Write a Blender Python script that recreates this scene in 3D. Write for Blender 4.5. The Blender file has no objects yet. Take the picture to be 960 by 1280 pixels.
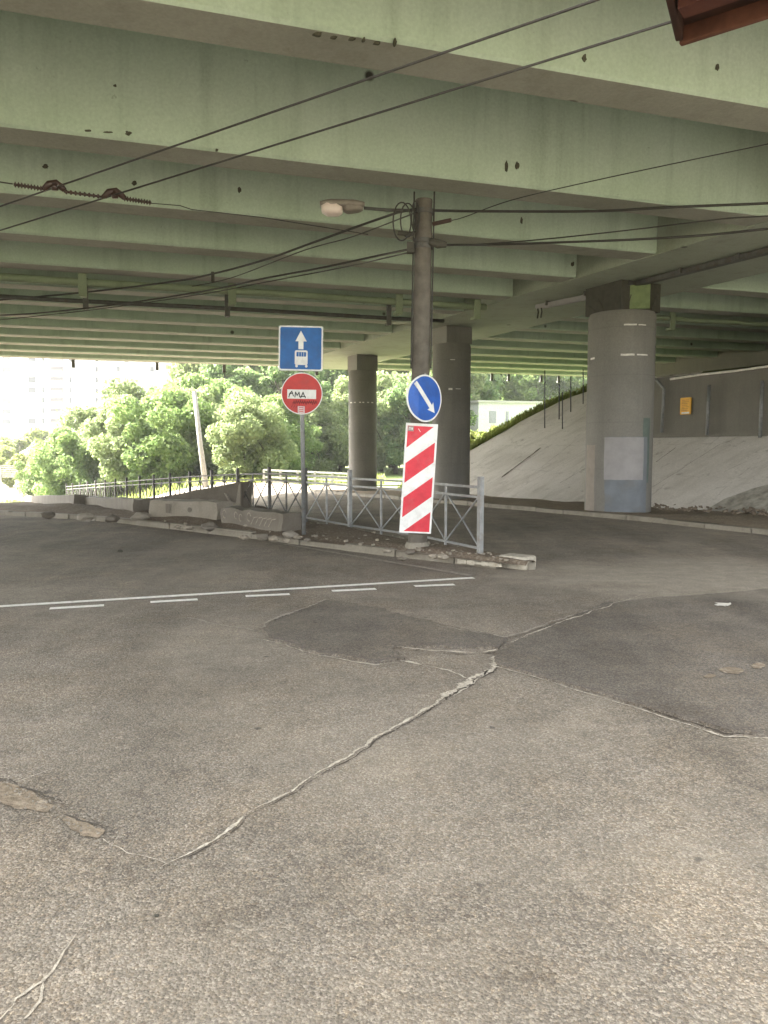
import bpy, math, random
import numpy as np
from mathutils import Vector, Matrix, noise as mnoise

random.seed(11)
rng = np.random.default_rng(7)
sc = bpy.context.scene
COL = sc.collection
V = Vector
R = math.radians

# ------------------------------------------------------------------ camera model (used to turn measurements into metres)
CAM_H = 1.5
HAZE = .0005
PITCH = math.atan(79 / 960)
def ray(px, py):
    x = (px - 480) / 960; y = (640 - py) / 960
    c, s = math.cos(PITCH), math.sin(PITCH)
    return V((x, c + y * s, y * c - s))
def P(px, py, z):
    r = ray(px, py); t = (z - CAM_H) / r.z
    return V((r.x * t, r.y * t, z))
def PD(px, py, Y):
    r = ray(px, py); t = Y / r.y
    return V((r.x * t, Y, CAM_H + r.z * t))
def smooth(a, b, x):
    t = min(1, max(0, (x - a) / (b - a))); return t * t * (3 - 2 * t)
QN = V((0.885, 0.466, 0))           # across the right-hand road
QE = V((-0.466, 0.885, 0))          # along it
def zt(x, y):
    q = QN.x * x + QN.y * y
    w = 1 - 0.7 * smooth(6, 12, q)
    a = max(0, y - 15.0)
    a = a * a / (a + 3.0) if a > 0 else 0
    return -0.068 * min(a, 32) * w
def G(px, py, dz=0.0):
    z = dz
    p = P(px, py, min(z, CAM_H - .2))
    for _ in range(40):
        z = 0.5 * z + 0.5 * (zt(p.x, p.y) + dz)
        if z > CAM_H - .2: z = CAM_H - .2
        p = P(px, py, z)
    return p

# ------------------------------------------------------------------ mesh helpers
class MB:
    def __init__(s): s.v = []; s.f = []; s.m = []; s.mi = 0
    def add(s, vs, fs):
        o = len(s.v); s.v += [tuple(v) for v in vs]
        for f in fs: s.f.append(tuple(i + o for i in f)); s.m.append(s.mi)
    def box(s, c, h, ux=V((1,0,0)), uy=V((0,1,0)), uz=V((0,0,1))):
        c = V(c); vs = []
        for k in (-1, 1):
            for a, b in ((-1,-1),(1,-1),(1,1),(-1,1)):
                vs.append(c + ux * h[0] * a + uy * h[1] * b + uz * h[2] * k)
        s.add(vs, [(3,2,1,0),(4,5,6,7),(0,1,5,4),(1,2,6,5),(2,3,7,6),(3,0,4,7)])
    def bar(s, a, b, w, h, up=V((0,0,1))):
        a = V(a); b = V(b); d = (b - a); L = d.length; d.normalize()
        sx = d.cross(up)
        if sx.length < 1e-4: sx = d.cross(V((0,1,0)))
        sx.normalize(); uz = sx.cross(d)
        s.box((a + b) / 2, (L / 2, w / 2, h / 2), d, sx, uz)
    def tube(s, pts, r, n=10, cap=True):
        pts = [V(p) for p in pts]; rs = r if isinstance(r, (list, tuple)) else [r] * len(pts)
        vs = []; fs = []; prev = None
        for i, p in enumerate(pts):
            d = (pts[min(i+1, len(pts)-1)] - pts[max(i-1, 0)]).normalized()
            if prev is None:
                a = d.cross(V((0,0,1)))
                if a.length < .05: a = d.cross(V((1,0,0)))
            else: a = prev - d * prev.dot(d)
            a.normalize(); prev = a; b = d.cross(a)
            for k in range(n):
                t = 2 * math.pi * k / n
                vs.append(p + (a * math.cos(t) + b * math.sin(t)) * rs[i])
        for i in range(len(pts) - 1):
            for k in range(n):
                fs.append((i*n+k, i*n+(k+1)%n, (i+1)*n+(k+1)%n, (i+1)*n+k))
        if cap:
            fs.append(tuple(reversed(range(n)))); fs.append(tuple((len(pts)-1)*n + k for k in range(n)))
        s.add(vs, fs)
    def prism(s, poly, fr, n0, n1):
        """poly: 2D points (ccw) in frame fr=(origin,u,v,n), extruded from n0 to n1 along n"""
        o, u, v, n = fr; k = len(poly)
        vs = [o + u*x + v*y + n*n0 for x, y in poly] + [o + u*x + v*y + n*n1 for x, y in poly]
        fs = [tuple(reversed(range(k))), tuple(range(k, 2*k))] + [(i, (i+1)%k, k+(i+1)%k, k+i) for i in range(k)]
        s.add(vs, fs)
    def ribbon(s, pts, w, fr, n0, n1):
        """hand-drawn stroke in a frame"""
        for (a, b) in zip(pts[:-1], pts[1:]):
            dx, dy = b[0]-a[0], b[1]-a[1]; L = math.hypot(dx, dy) or 1e-6
            ex, ey = dx/L*w*.45, dy/L*w*.45; nx, ny = -dy/L*w/2, dx/L*w/2
            s.prism([(a[0]-ex-nx, a[1]-ey-ny), (b[0]+ex-nx, b[1]+ey-ny), (b[0]+ex+nx, b[1]+ey+ny), (a[0]-ex+nx, a[1]-ey+ny)], fr, n0, n1)
            n1 += 0.00015
    def build(s, name, mats, parent=None, smooth_=False, bevel=0, bseg=2):
        me = bpy.data.meshes.new(name); me.from_pydata(s.v, [], s.f); me.update()
        if not isinstance(mats, (list, tuple)): mats = [mats]
        for m in mats: me.materials.append(m)
        if len(mats) > 1: me.polygons.foreach_set('material_index', s.m)
        if smooth_: me.polygons.foreach_set('use_smooth', [True] * len(me.polygons))
        o = bpy.data.objects.new(name, me); COL.objects.link(o)
        if parent is not None:
            o.parent = parent
            o.matrix_parent_inverse = Matrix.Translation(parent.location).inverted()
        if bevel:
            b = o.modifiers.new('bev', 'BEVEL'); b.width = bevel; b.segments = bseg; b.limit_method = 'ANGLE'; b.angle_limit = R(40)
        return o

def tag(o, label=None, cat=None, group=None, kind=None):
    if label: o['label'] = label
    if cat: o['category'] = cat
    if group: o['group'] = group
    if kind: o['kind'] = kind
    return o
def empty(name, loc, label, cat, group=None):
    o = bpy.data.objects.new(name, None); COL.objects.link(o); o.location = loc
    o.empty_display_size = .2
    return tag(o, label, cat, group)
def smooth_by_angle(o, deg=40):
    me = o.data
    me.polygons.foreach_set('use_smooth', [True] * len(me.polygons))
    try: me.set_sharp_from_angle(angle=R(deg))
    except Exception: pass

def rrect(x0, y0, x1, y1, r, n=5):
    out = []
    for cx, cy, a0 in ((x1-r, y0+r, -90), (x1-r, y1-r, 0), (x0+r, y1-r, 90), (x0+r, y0+r, 180)):
        for k in range(n+1):
            a = R(a0 + 90*k/n); out.append((cx + r*math.cos(a), cy + r*math.sin(a)))
    return out
def circ(cx, cy, r, n=48):
    return [(cx + r*math.cos(2*math.pi*k/n), cy + r*math.sin(2*math.pi*k/n)) for k in range(n)]

# ------------------------------------------------------------------ materials
class NT:
    def __init__(s, name):
        s.m = bpy.data.materials.new(name); s.m.use_nodes = True
        s.t = s.m.node_tree; s.t.nodes.clear()
        s.out = s.t.nodes.new('ShaderNodeOutputMaterial')
        s.b = s.t.nodes.new('ShaderNodeBsdfPrincipled')
        s.t.links.new(s.b.outputs[0], s.out.inputs[0])
        s.tc = s.t.nodes.new('ShaderNodeTexCoord')
    def n(s, typ, **kw):
        x = s.t.nodes.new(typ)
        for k, v in kw.items(): setattr(x, k, v)
        return x
    def l(s, a, b): s.t.links.new(a, b)
    def val(s, sock, v):
        if hasattr(v, 'links') or isinstance(v, bpy.types.NodeSocket): s.l(v, sock)
        else: sock.default_value = v
    def coord(s, scale=(1,1,1), rot=(0,0,0)):
        mp = s.n('ShaderNodeMapping'); s.l(s.tc.outputs['Object'], mp.inputs[0])
        mp.inputs['Scale'].default_value = scale; mp.inputs['Rotation'].default_value = rot
        return mp.outputs[0]
    def noise(s, scale, detail=4, rough=.55, co=None, dist=0):
        x = s.n('ShaderNodeTexNoise'); x.inputs['Scale'].default_value = scale
        x.inputs['Detail'].default_value = detail; x.inputs['Roughness'].default_value = rough
        x.inputs['Distortion'].default_value = dist
        s.l(co if co is not None else s.tc.outputs['Object'], x.inputs['Vector'])
        return x.outputs['Fac']
    def voro(s, scale, out='Distance', feature='F1', co=None):
        x = s.n('ShaderNodeTexVoronoi'); x.feature = feature; x.inputs['Scale'].default_value = scale
        s.l(co if co is not None else s.tc.outputs['Object'], x.inputs['Vector'])
        return x.outputs[out]
    def ramp(s, fac, stops):
        x = s.n('ShaderNodeValToRGB'); e = x.color_ramp.elements
        while len(e) < len(stops): e.new(.5)
        for el, (p, c) in zip(e, stops):
            el.position = p; el.color = (c if len(c) == 4 else (*c, 1)) if isinstance(c, (tuple, list)) else (c, c, c, 1)
        s.l(fac, x.inputs[0]); return x.outputs[0]
    def mix(s, fac, a, b, mode='MIX'):
        x = s.n('ShaderNodeMix', data_type='RGBA', blend_type=mode)
        s.val(x.inputs[0], fac)
        for sock, v in ((x.inputs[6], a), (x.inputs[7], b)):
            if isinstance(v, (tuple, list)): sock.default_value = (*v, 1) if len(v) == 3 else v
            else: s.l(v, sock)
        return x.outputs[2]
    def math(s, op, a, b=0.0, clamp=False):
        x = s.n('ShaderNodeMath', operation=op); x.use_clamp = clamp
        s.val(x.inputs[0], a); s.val(x.inputs[1], b); return x.outputs[0]
    def bump(s, h, strength=.3, dist=.01):
        x = s.n('ShaderNodeBump'); x.inputs['Strength'].default_value = strength; x.inputs['Distance'].default_value = dist
        s.l(h, x.inputs['Height']); s.l(x.outputs[0], s.b.inputs['Normal'])
    def fin(s, color, rough=.8, spec=.3, metal=0):
        s.val(s.b.inputs['Base Color'], (*color, 1) if isinstance(color, tuple) else color)
        s.val(s.b.inputs['Roughness'], rough)
        s.b.inputs['Specular IOR Level'].default_value = spec; s.b.inputs['Metallic'].default_value = metal
        return s.m

def asphalt(name, base, chip, light, dust, dust_lo, dust_hi, chip_amt=1.0):
    t = NT(name)
    sep = t.n('ShaderNodeSeparateColor'); t.l(t.voro(105, 'Color'), sep.inputs[0])
    sep2 = t.n('ShaderNodeSeparateColor'); t.l(t.voro(230, 'Color'), sep2.inputs[0])
    wob = t.noise(22, 5, .7)
    f = t.math('ADD', t.math('ADD', t.math('MULTIPLY', sep.outputs[0], .42), t.math('MULTIPLY', sep2.outputs[0], .30)), t.math('MULTIPLY', wob, .34))
    c1 = t.ramp(f, [(.20, tuple(x*.68 for x in base)), (.46, base), (.64, chip), (.84, light), (1, light)])
    c2 = t.mix(t.ramp(sep.outputs[1], [(.55, 0), (1, .55)]), (1,1,1), (1.12,.98,.80))
    col = t.mix(1.0, c1, c2, 'MULTIPLY')
    c3 = t.ramp(t.noise(240, 2), [(.3, .8), (.7, 1.2)])
    col = t.mix(1.0, col, c3, 'MULTIPLY')
    sep3 = t.n('ShaderNodeSeparateColor'); t.l(t.voro(125, 'Color'), sep3.inputs[0])
    col = t.mix(t.ramp(sep3.outputs[0], [(.88, 0), (.96, .6)]), col, light)
    col = t.mix(t.ramp(sep3.outputs[1], [(.90, 0), (.95, .6)]), col, tuple(x*.5 for x in base))
    tanp = t.ramp(t.noise(1.3, 5, .7, dist=.6), [(.46, 0), (.66, .32)])
    col = t.mix(tanp, col, t.mix(1.0, col, (1.28, 1.17, 1.0), 'MULTIPLY'))
    big = t.noise(.45, 5, .6)
    col = t.mix(1.0, col, t.ramp(big, [(.3, .78), (.7, 1.16)]), 'MULTIPLY')
    trk = t.noise(.9, 4, .6, co=t.coord((1.5, .22, 1), (0, 0, R(-24))))
    col = t.mix(1.0, col, t.ramp(trk, [(.32, .77), (.60, 1.08)]), 'MULTIPLY')
    med = t.noise(3.1, 5, .65)
    col = t.mix(1.0, col, t.ramp(med, [(.3, .84), (.72, 1.16)]), 'MULTIPLY')
    # trodden sand lying in drifts
    dn = t.math('ADD', t.math('MULTIPLY', t.noise(.33, 4, .6, dist=.8), .75), t.math('MULTIPLY', t.noise(9, 4, .7), .25))
    dm = t.ramp(dn, [(dust_lo, 0.0), (dust_hi, 1.0)])
    dcol = t.mix(1.0, dust, t.ramp(t.noise(60, 3), [(.3, .72), (.7, 1.22)]), 'MULTIPLY')
    dcol = t.mix(1.0, dcol, t.ramp(t.noise(5, 6, .75), [(.32, .76), (.68, 1.16)]), 'MULTIPLY')
    # sand blown against the right-hand side of the junction
    sx = t.n('ShaderNodeSeparateXYZ'); t.l(t.tc.outputs['Object'], sx.inputs[0])
    dx = t.math('MULTIPLY', t.math('SUBTRACT', sx.outputs[0], 4.0), .30); dy = t.math('MULTIPLY', t.math('SUBTRACT', sx.outputs[1], 9.0), .56)
    rr_ = t.math('SQRT', t.math('ADD', t.math('MULTIPLY', dx, dx), t.math('MULTIPLY', dy, dy)))
    rr_ = t.math('ADD', rr_, t.math('MULTIPLY', t.math('SUBTRACT', t.noise(1.1, 5, .65), .5), 1.5))
    drift = t.math('MULTIPLY', t.ramp(rr_, [(.45, .85), (1.6, 0)]), t.ramp(f, [(.25, .72), (.6, 1)]))
    fac = t.math('MAXIMUM', t.math('MULTIPLY', dm, .6), drift)
    col = t.mix(fac, col, dcol)
    # small dark oil spots
    sp = t.voro(2.3)
    col = t.mix(t.ramp(sp, [(0.03, .6), (.055, 0)]), col, (.03, .028, .025))
    d = t.voro(105)
    h = t.math('ADD', t.math('MULTIPLY', d, -1.0), t.math('MULTIPLY', t.noise(14, 4), .8))
    t.bump(h, .55 * chip_amt, .008)
    return t.fin(col, .88, .25)

M = {}
M['asphalt'] = asphalt('asphalt_worn', (.160,.137,.111), (.205,.178,.145), (.36,.318,.258), (.35,.305,.242), .45, .72)
M['patch'] = asphalt('asphalt_patch', (.120,.104,.087), (.150,.131,.109), (.22,.195,.163), (.26,.225,.18), .50, .80, .7)

def paint_concrete(name, a, b, dark, streak=1.0, sc_=1.0, seams=0):
    t = NT(name)
    col = t.mix(t.ramp(t.noise(.9*sc_, 6, .6), [(.3, 0), (.7, 1)]), a, b)
    st = t.noise(2.2, 5, .6, co=t.coord((1.6, 1.6, .12)))
    col = t.mix(t.math('MULTIPLY', t.ramp(st, [(.52, 0), (.8, 1)]), .38*streak), col, dark)
    fl = t.noise(5.0*sc_, 6, .72)
    col = t.mix(t.math('MULTIPLY', t.ramp(fl, [(.66, 0), (.70, 1)]), .35*streak), col, dark)
    sp = t.voro(.75)
    col = t.mix(t.math('MULTIPLY', t.ramp(sp, [(.035, 1), (.06, 0)]), .8*streak), col, (.05,.045,.035))
    fine = t.noise(28, 4, .6)
    col = t.mix(1.0, col, t.ramp(fine, [(.3,.9),(.7,1.08)]), 'MULTIPLY')
    if seams:
        sx = t.n('ShaderNodeSeparateXYZ'); t.l(t.tc.outputs['Object'], sx.inputs[0])
        zf = t.math('FRACT', t.math('DIVIDE', t.math('ADD', sx.outputs[2], t.math('MULTIPLY', t.noise(3, 3), .03)), seams))
        col = t.mix(t.math('MULTIPLY', t.ramp(zf, [(0, 1), (.012, .6), (.022, 0)]), .28), col, dark)
    t.bump(t.math('ADD', fine, t.math('MULTIPLY', fl, 1.5)), .18, .01)
    return t.fin(col, .72, .3)
M['girder'] = paint_concrete('green_painted_concrete', (.435,.515,.42), (.38,.46,.36), (.175,.20,.145), 1.25)
M['cap'] = paint_concrete('green_painted_cap', (.33,.355,.285), (.28,.305,.235), (.13,.14,.10))
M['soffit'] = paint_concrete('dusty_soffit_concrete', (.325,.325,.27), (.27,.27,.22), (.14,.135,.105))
M['deck'] = paint_concrete('deck_concrete', (.22,.25,.17), (.19,.22,.14), (.09,.10,.06))
M['column'] = paint_concrete('grey_column_concrete', (.235,.222,.20), (.195,.185,.166), (.115,.107,.095), 1.0, seams=1.05)
M['wall'] = paint_concrete('abutment_concrete', (.185,.172,.145), (.145,.137,.113), (.075,.07,.055), .9)
M['kerb'] = paint_concrete('kerb_concrete', (.27,.245,.20), (.20,.175,.135), (.10,.08,.055), 1.2, 3)
M['block'] = paint_concrete('block_concrete', (.19,.168,.138), (.135,.115,.09), (.065,.053,.04), 1.1, 2)
M['paleblock'] = paint_concrete('pale_block_concrete', (.32,.285,.235), (.24,.21,.168), (.10,.083,.062), 1.0, 2)

def slope_mat():
    t = NT('slope_concrete')
    col = t.mix(t.ramp(t.noise(.8, 6, .62), [(.3,0),(.7,1)]), (.62,.585,.54), (.51,.475,.43))
    co = t.coord((1,1,1), (0,0,0))
    st = t.noise(1.3, 5, .6, co=t.coord((.35, 1.6, 1), (0, 0, R(30))))
    col = t.mix(t.math('MULTIPLY', t.ramp(st, [(.5,0),(.75,1)]), .45), col, (.27,.24,.195))
    sx = t.n('ShaderNodeSeparateXYZ'); t.l(t.tc.outputs['Object'], sx.inputs[0])
    wv = t.math('MULTIPLY', t.noise(2.0, 4, .65), .22)
    for ax, ay, per in ((-.457, .889, 1.9), (.889, .457, 1.35)):
        u_ = t.math('ADD', t.math('ADD', t.math('MULTIPLY', sx.outputs[0], ax), t.math('MULTIPLY', sx.outputs[1], ay)), wv)
        fr_ = t.math('FRACT', t.math('DIVIDE', t.math('ADD', u_, 50.0), per))
        ln = t.math('MULTIPLY', t.ramp(fr_, [(0, 1), (.012, 1), (.03, 0)]), t.ramp(t.noise(1.7, 4, .7), [(.45, 0), (.68, .45)]))
        col = t.mix(ln, col, (.16,.14,.11))
    fine = t.noise(24, 5, .65)
    col = t.mix(1.0, col, t.ramp(fine, [(.3,.85),(.7,1.1)]), 'MULTIPLY')
    blot = t.noise(2.6, 5, .7)
    col = t.mix(t.math('MULTIPLY', t.ramp(blot, [(.58,0),(.70,1)]), .5), col, (.17,.15,.12))
    t.bump(fine, .25, .01)
    return t.fin(col, .85, .25)
M['slope'] = slope_mat()

def dirt_mat(name, a, b, c):
    t = NT(name)
    col = t.mix(t.ramp(t.noise(1.6, 6, .65), [(.32,0),(.68,1)]), a, b)
    col = t.mix(t.ramp(t.voro(26, 'Color'), [(.55,0),(.95,.7)]), col, c)
    col = t.mix(1.0, col, t.ramp(t.noise(40, 4, .7), [(.3,.7),(.7,1.2)]), 'MULTIPLY')
    t.bump(t.math('ADD', t.noise(18, 5, .7), t.math('MULTIPLY', t.voro(30), -.6)), .8, .02)
    return t.fin(col, .95, .15)
M['dirt'] = dirt_mat('island_dirt', (.20,.16,.12), (.14,.11,.082), (.29,.245,.19))
M['sand'] = dirt_mat('packed_sand', (.27,.215,.155), (.20,.16,.115), (.36,.31,.24))
M['crackfill'] = dirt_mat('crack_sand', (.50,.445,.36), (.40,.35,.28), (.55,.50,.42))
M['grass'] = dirt_mat('grass_ground', (.15,.21,.06), (.19,.25,.075), (.24,.27,.11))
M['earth'] = dirt_mat('far_earth', (.17,.16,.10), (.13,.15,.07), (.22,.20,.14))

def simple(name, c, rough=.6, spec=.4, metal=0, var=.18, scale=9, grime=None):
    t = NT(name)
    f = t.noise(scale, 5, .62)
    col = t.mix(1.0, c, t.ramp(f, [(.3, 1-var), (.7, 1+var)]), 'MULTIPLY')
    if grime: col = t.mix(t.math('MULTIPLY', t.ramp(t.noise(scale*.6, 6, .7), [(.5,0),(.72,1)]), .7), col, grime)
    t.bump(t.noise(scale*6, 3), .08, .003)
    return t.fin(col, rough, spec, metal)
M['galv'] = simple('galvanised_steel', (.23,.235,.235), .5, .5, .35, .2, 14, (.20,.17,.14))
M['galv_dark'] = simple('weathered_and_shaded_steel', (.10,.098,.09), .6, .4, .3, .25, 10, (.09,.06,.04))  # weathered fittings; on the far fence bays this darker tone stands in for shade
M['post_far'] = simple('dark_fence_steel', (.10,.10,.10), .6, .4, .2)
M['pole'] = simple('pole_concrete', (.13,.115,.095), .8, .25, 0, .25, 5, (.06,.05,.04))
M['cable'] = simple('cable_rubber', (.05,.046,.04), .6, .3)
M['insul'] = simple('brown_insulator', (.055,.03,.022), .35, .5)
M['white'] = simple('sign_white', (.74,.74,.72), .45, .4, 0, .07, 10, (.52,.50,.46))
M['blue'] = simple('sign_blue', (.004,.10,.34), .4, .4, 0, .2, 6, (.02,.085,.22))
M['blue2'] = simple('arrow_sign_blue', (.012,.09,.40), .4, .4, 0, .2, 6, (.03,.085,.29))
M['red'] = simple('sign_red', (.50,.035,.03), .45, .4, 0, .18, 6, (.36,.05,.045))
M['red2'] = simple('stripe_red', (.60,.03,.05), .45, .4, 0, .15, 7, (.5,.10,.10))
M['ink'] = simple('black_marker', (.03,.03,.03), .7)
M['rust_ink'] = simple('dark_red_marker', (.14,.02,.02), .7)
M['sticker'] = simple('pale_sticker', (.60,.46,.46), .6)
M['dullsticker'] = simple('grey_sticker', (.30,.22,.20), .6)
M['yellow'] = simple('yellow_board', (.75,.40,.03), .5, .4, 0, .12, 9)
M['yellow2'] = simple('yellow_board_dark', (.50,.25,.02), .5)
M['road_paint'] = simple('road_paint', (.80,.77,.70), .8, .2, 0, .12, 26, (.45,.41,.35))
M['old_paint'] = simple('worn_road_paint', (.30,.265,.22), .85, .2, 0, .3, 18, (.14,.12,.10))
M['kerb_paint'] = simple('kerb_white_paint', (.42,.38,.31), .8, .2, 0, .25, 20, (.24,.2,.14))
M['lampbody'] = simple('lamp_body', (.22,.19,.16), .5, .4, .2)
M['lamplens'] = simple('lamp_lens', (.72,.60,.54), .3, .5, 0, .1)
M['palepaint'] = simple('pale_paint', (.33,.315,.315), .75, .25, 0, .1, 4)
M['bluepaint'] = simple('bluegrey_paint', (.185,.20,.22), .75, .25, 0, .14, 3, (.2,.19,.18))
M['greenpaint'] = simple('green_paint', (.13,.16,.14), .75, .25, 0, .14, 5)
M['pinkpaint'] = simple('pinkish_paint', (.27,.235,.205), .75, .25, 0, .12, 5)
M['tape'] = simple('white_tape', (.72,.69,.64), .6)
M['limegreen'] = simple('bright_green_block', (.20,.25,.12), .7, .3, 0, .15, 6, (.12,.16,.07))
M['soot'] = simple('dark_bearing', (.065,.06,.046), .8)
M['rust'] = simple('rusty_steel', (.03,.014,.009), .8, .3, .2, .4, 16, (.05,.022,.015))
M['rust_red'] = simple('red_oxide_paint', (.06,.019,.012), .75, .3, 0, .3, 9, (.07,.03,.02))
M['rust_rim'] = simple('rusty_rim', (.085,.036,.021), .8, .25, 0, .35, 14, (.09,.04,.025))
M['rubble'] = simple('rubble', (.28,.245,.195), .9, .2, 0, .35, 12, (.14,.11,.08))
M['paper'] = simple('paper', (.5,.47,.41), .8)
M['facade'] = simple('white_facade', (.80,.79,.76), .8, .2, 0, .03, .3)
M['window'] = simple('window_glass', (.03,.034,.04), .7, .05, 0, .3, .5)
M['shedwin'] = simple('shed_opening', (.26,.26,.28), .8)
M['balc'] = simple('balcony_front', (.32,.20,.17), .7, .3, 0, .1, .5)
M['shade'] = simple('loggia_shade', (.05,.045,.045), .8)  # near-black colour standing in for the shade inside the loggias
M['roofgrey'] = simple('shed_wall', (.5,.5,.49), .7)
M['farpole'] = simple('far_pole_concrete', (.27,.255,.23), .8)
M['slat'] = simple('white_slat', (.34,.33,.30), .6)
M['green_pipe'] = paint_concrete('green_pipe_paint', (.27,.31,.21), (.22,.26,.17), (.10,.09,.06), .8)
M['bark'] = simple('bark', (.085,.075,.05), .9, .2, 0, .3, 8)

def leaf_mat(name, c1, c2, c3):
    t = NT(name)
    g = t.n('ShaderNodeNewGeometry')
    col = t.ramp(g.outputs['Random Per Island'], [(0, c1), (.5, c2), (1, c3)])
    big = t.noise(.55, 3)
    col = t.mix(1.0, col, t.ramp(big, [(.3,.75),(.7,1.3)]), 'MULTIPLY')
    t.fin(col, .6, .25)
    tr = t.n('ShaderNodeBsdfTranslucent'); t.l(col, tr.inputs[0])
    mx = t.n('ShaderNodeMixShader'); mx.inputs[0].default_value = .55
    t.l(t.b.outputs[0], mx.inputs[1]); t.l(tr.outputs[0], mx.inputs[2]); t.l(mx.outputs[0], t.out.inputs[0])
    return t.m
M['leaf_a'] = leaf_mat('leaf_green', (.13,.20,.065), (.17,.24,.08), (.22,.285,.095))
M['leaf_b'] = leaf_mat('leaf_pale', (.18,.23,.10), (.22,.27,.12), (.27,.31,.13))
M['leaf_c'] = leaf_mat('leaf_deep', (.12,.19,.08), (.16,.23,.09), (.21,.27,.105))
M['leaf_y'] = leaf_mat('leaf_yellow', (.20,.25,.065), (.25,.29,.08), (.31,.33,.11))

# ------------------------------------------------------------------ SETTING: ground, road, markings
def sheet(name, xs, ys, zf, mat, keep=None, kind='structure'):
    mb = MB(); idx = {}
    for j, y in enumerate(ys):
        for i, x in enumerate(xs):
            idx[i, j] = len(mb.v); mb.v.append((x, y, zf(x, y)))
    for j in range(len(ys)-1):
        for i in range(len(xs)-1):
            if keep and not keep((xs[i]+xs[i+1])/2, (ys[j]+ys[j+1])/2): continue
            mb.f.append((idx[i,j], idx[i+1,j], idx[i+1,j+1], idx[i,j+1])); mb.m.append(0)
    o = mb.build(name, mat); o['kind'] = kind
    o.data.polygons.foreach_set('use_smooth', [True]*len(o.data.polygons))
    return o
def frange(a, b, s):
    n = max(1, round((b-a)/s)); return [a + (b-a)*k/n for k in range(n+1)]
gx = frange(-400,-60,60)[:-1] + frange(-60,60,3)[:-1] + frange(60,400,60)
gy = frange(-120,-20,20)[:-1] + frange(-20,80,2.5)[:-1] + frange(80,540,70)
sheet('ground', gx, gy, lambda x,y: zt(x,y)-.09, M['earth'])
def road_keep(x, y):
    q = QN.x*x + QN.y*y
    if y < 44 and q < 13.2: return True
    if -52 < x < -22 and y < 80: return True
    return False
sheet('road', frange(-52,26,.75), frange(-14,80,.75), lambda x,y: zt(x,y)+.0, M['asphalt'], road_keep)
sheet('lawn', frange(-70,60,2.5), frange(44,95,2.5), lambda x,y: zt(x,y)-.03, M['grass'], lambda x,y: not road_keep(x,y), 'stuff')

def jag(pts, step, amp, seed=0):
    """densify a pixel polyline on the road and roughen it"""
    out = []
    for a, b in zip(pts[:-1], pts[1:]):
        L = (b - a).length; n = max(1, int(L/step)); d = (b-a).normalized(); pr = V((-d.y, d.x, 0))
        for k in range(n):
            p = a + (b-a)*k/n
            out.append(p + pr*amp*mnoise.noise(V((p.x*4+seed, p.y*4, seed*1.7)))*1.6 + pr*amp*.7*mnoise.noise(V((p.x*17+seed, p.y*17, 3))))
    out.append(pts[-1]); return out
def flat_poly(name, pts, h, mat, skirt=True):
    import bmesh
    bm = bmesh.new()
    top = [bm.verts.new((p.x, p.y, zt(p.x,p.y)+h)) for p in pts]
    f = bm.faces.new(top)
    if skirt:
        bot = [bm.verts.new((p.x, p.y, zt(p.x,p.y)-.002)) for p in pts]
        n = len(pts)
        for i in range(n): bm.faces.new((top[i], bot[i], bot[(i+1)%n], top[(i+1)%n]))
    bmesh.ops.recalc_face_normals(bm, faces=bm.faces)
    bmesh.ops.triangulate(bm, faces=[f])
    me = bpy.data.meshes.new(name); bm.to_mesh(me); bm.free(); me.materials.append(mat)
    o = bpy.data.objects.new(name, me); COL.objects.link(o); o['kind'] = 'structure'; return o
def crack(name, pix, widths, mat, h=.0045, amp=.02, seed=1, step=.012):
    pts = [G(*p) for p in pix]
    line = []; ws = []
    for k, (a, b) in enumerate(zip(pts[:-1], pts[1:])):
        L = (b-a).length; n = max(1, int(L/step))
        for i in range(n):
            f = i/n; line.append(a + (b-a)*f); ws.append(widths[k] + (widths[k+1]-widths[k])*f)
    line.append(pts[-1]); ws.append(widths[-1])
    widths_k = 1.25 if mat is M['crackfill'] else 1.0
    mb = MB(); vs = []
    for i, p in enumerate(line):
        d = (line[min(i+1,len(line)-1)] - line[max(i-1,0)]).normalized(); pr = V((-d.y, d.x, 0))
        o = amp*(1.6*mnoise.noise(V((p.x*3, p.y*3, seed)))+.8*mnoise.noise(V((p.x*11, p.y*11, seed+4))))
        w1 = widths_k*ws[i]*max(.02, .38+1.0*mnoise.noise(V((p.x*7, p.y*7, seed+9)))+.7*(mnoise.noise(V((p.x*47, p.y*47, seed+2)))))
        w2 = widths_k*ws[i]*max(.02, .38+1.0*mnoise.noise(V((p.x*8, p.y*8, seed+19)))+.7*(mnoise.noise(V((p.x*51, p.y*51, seed+5)))))
        for s in (w1, -w2):
            r = p + pr*(o + s); vs.append((r.x, r.y, zt(r.x, r.y)+h))
    mb.add(vs, [(2*i, 2*i+1, 2*i+3, 2*i+2) for i in range(len(line)-1)])
    o = mb.build(name, mat); o['kind'] = 'structure'; return o

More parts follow.
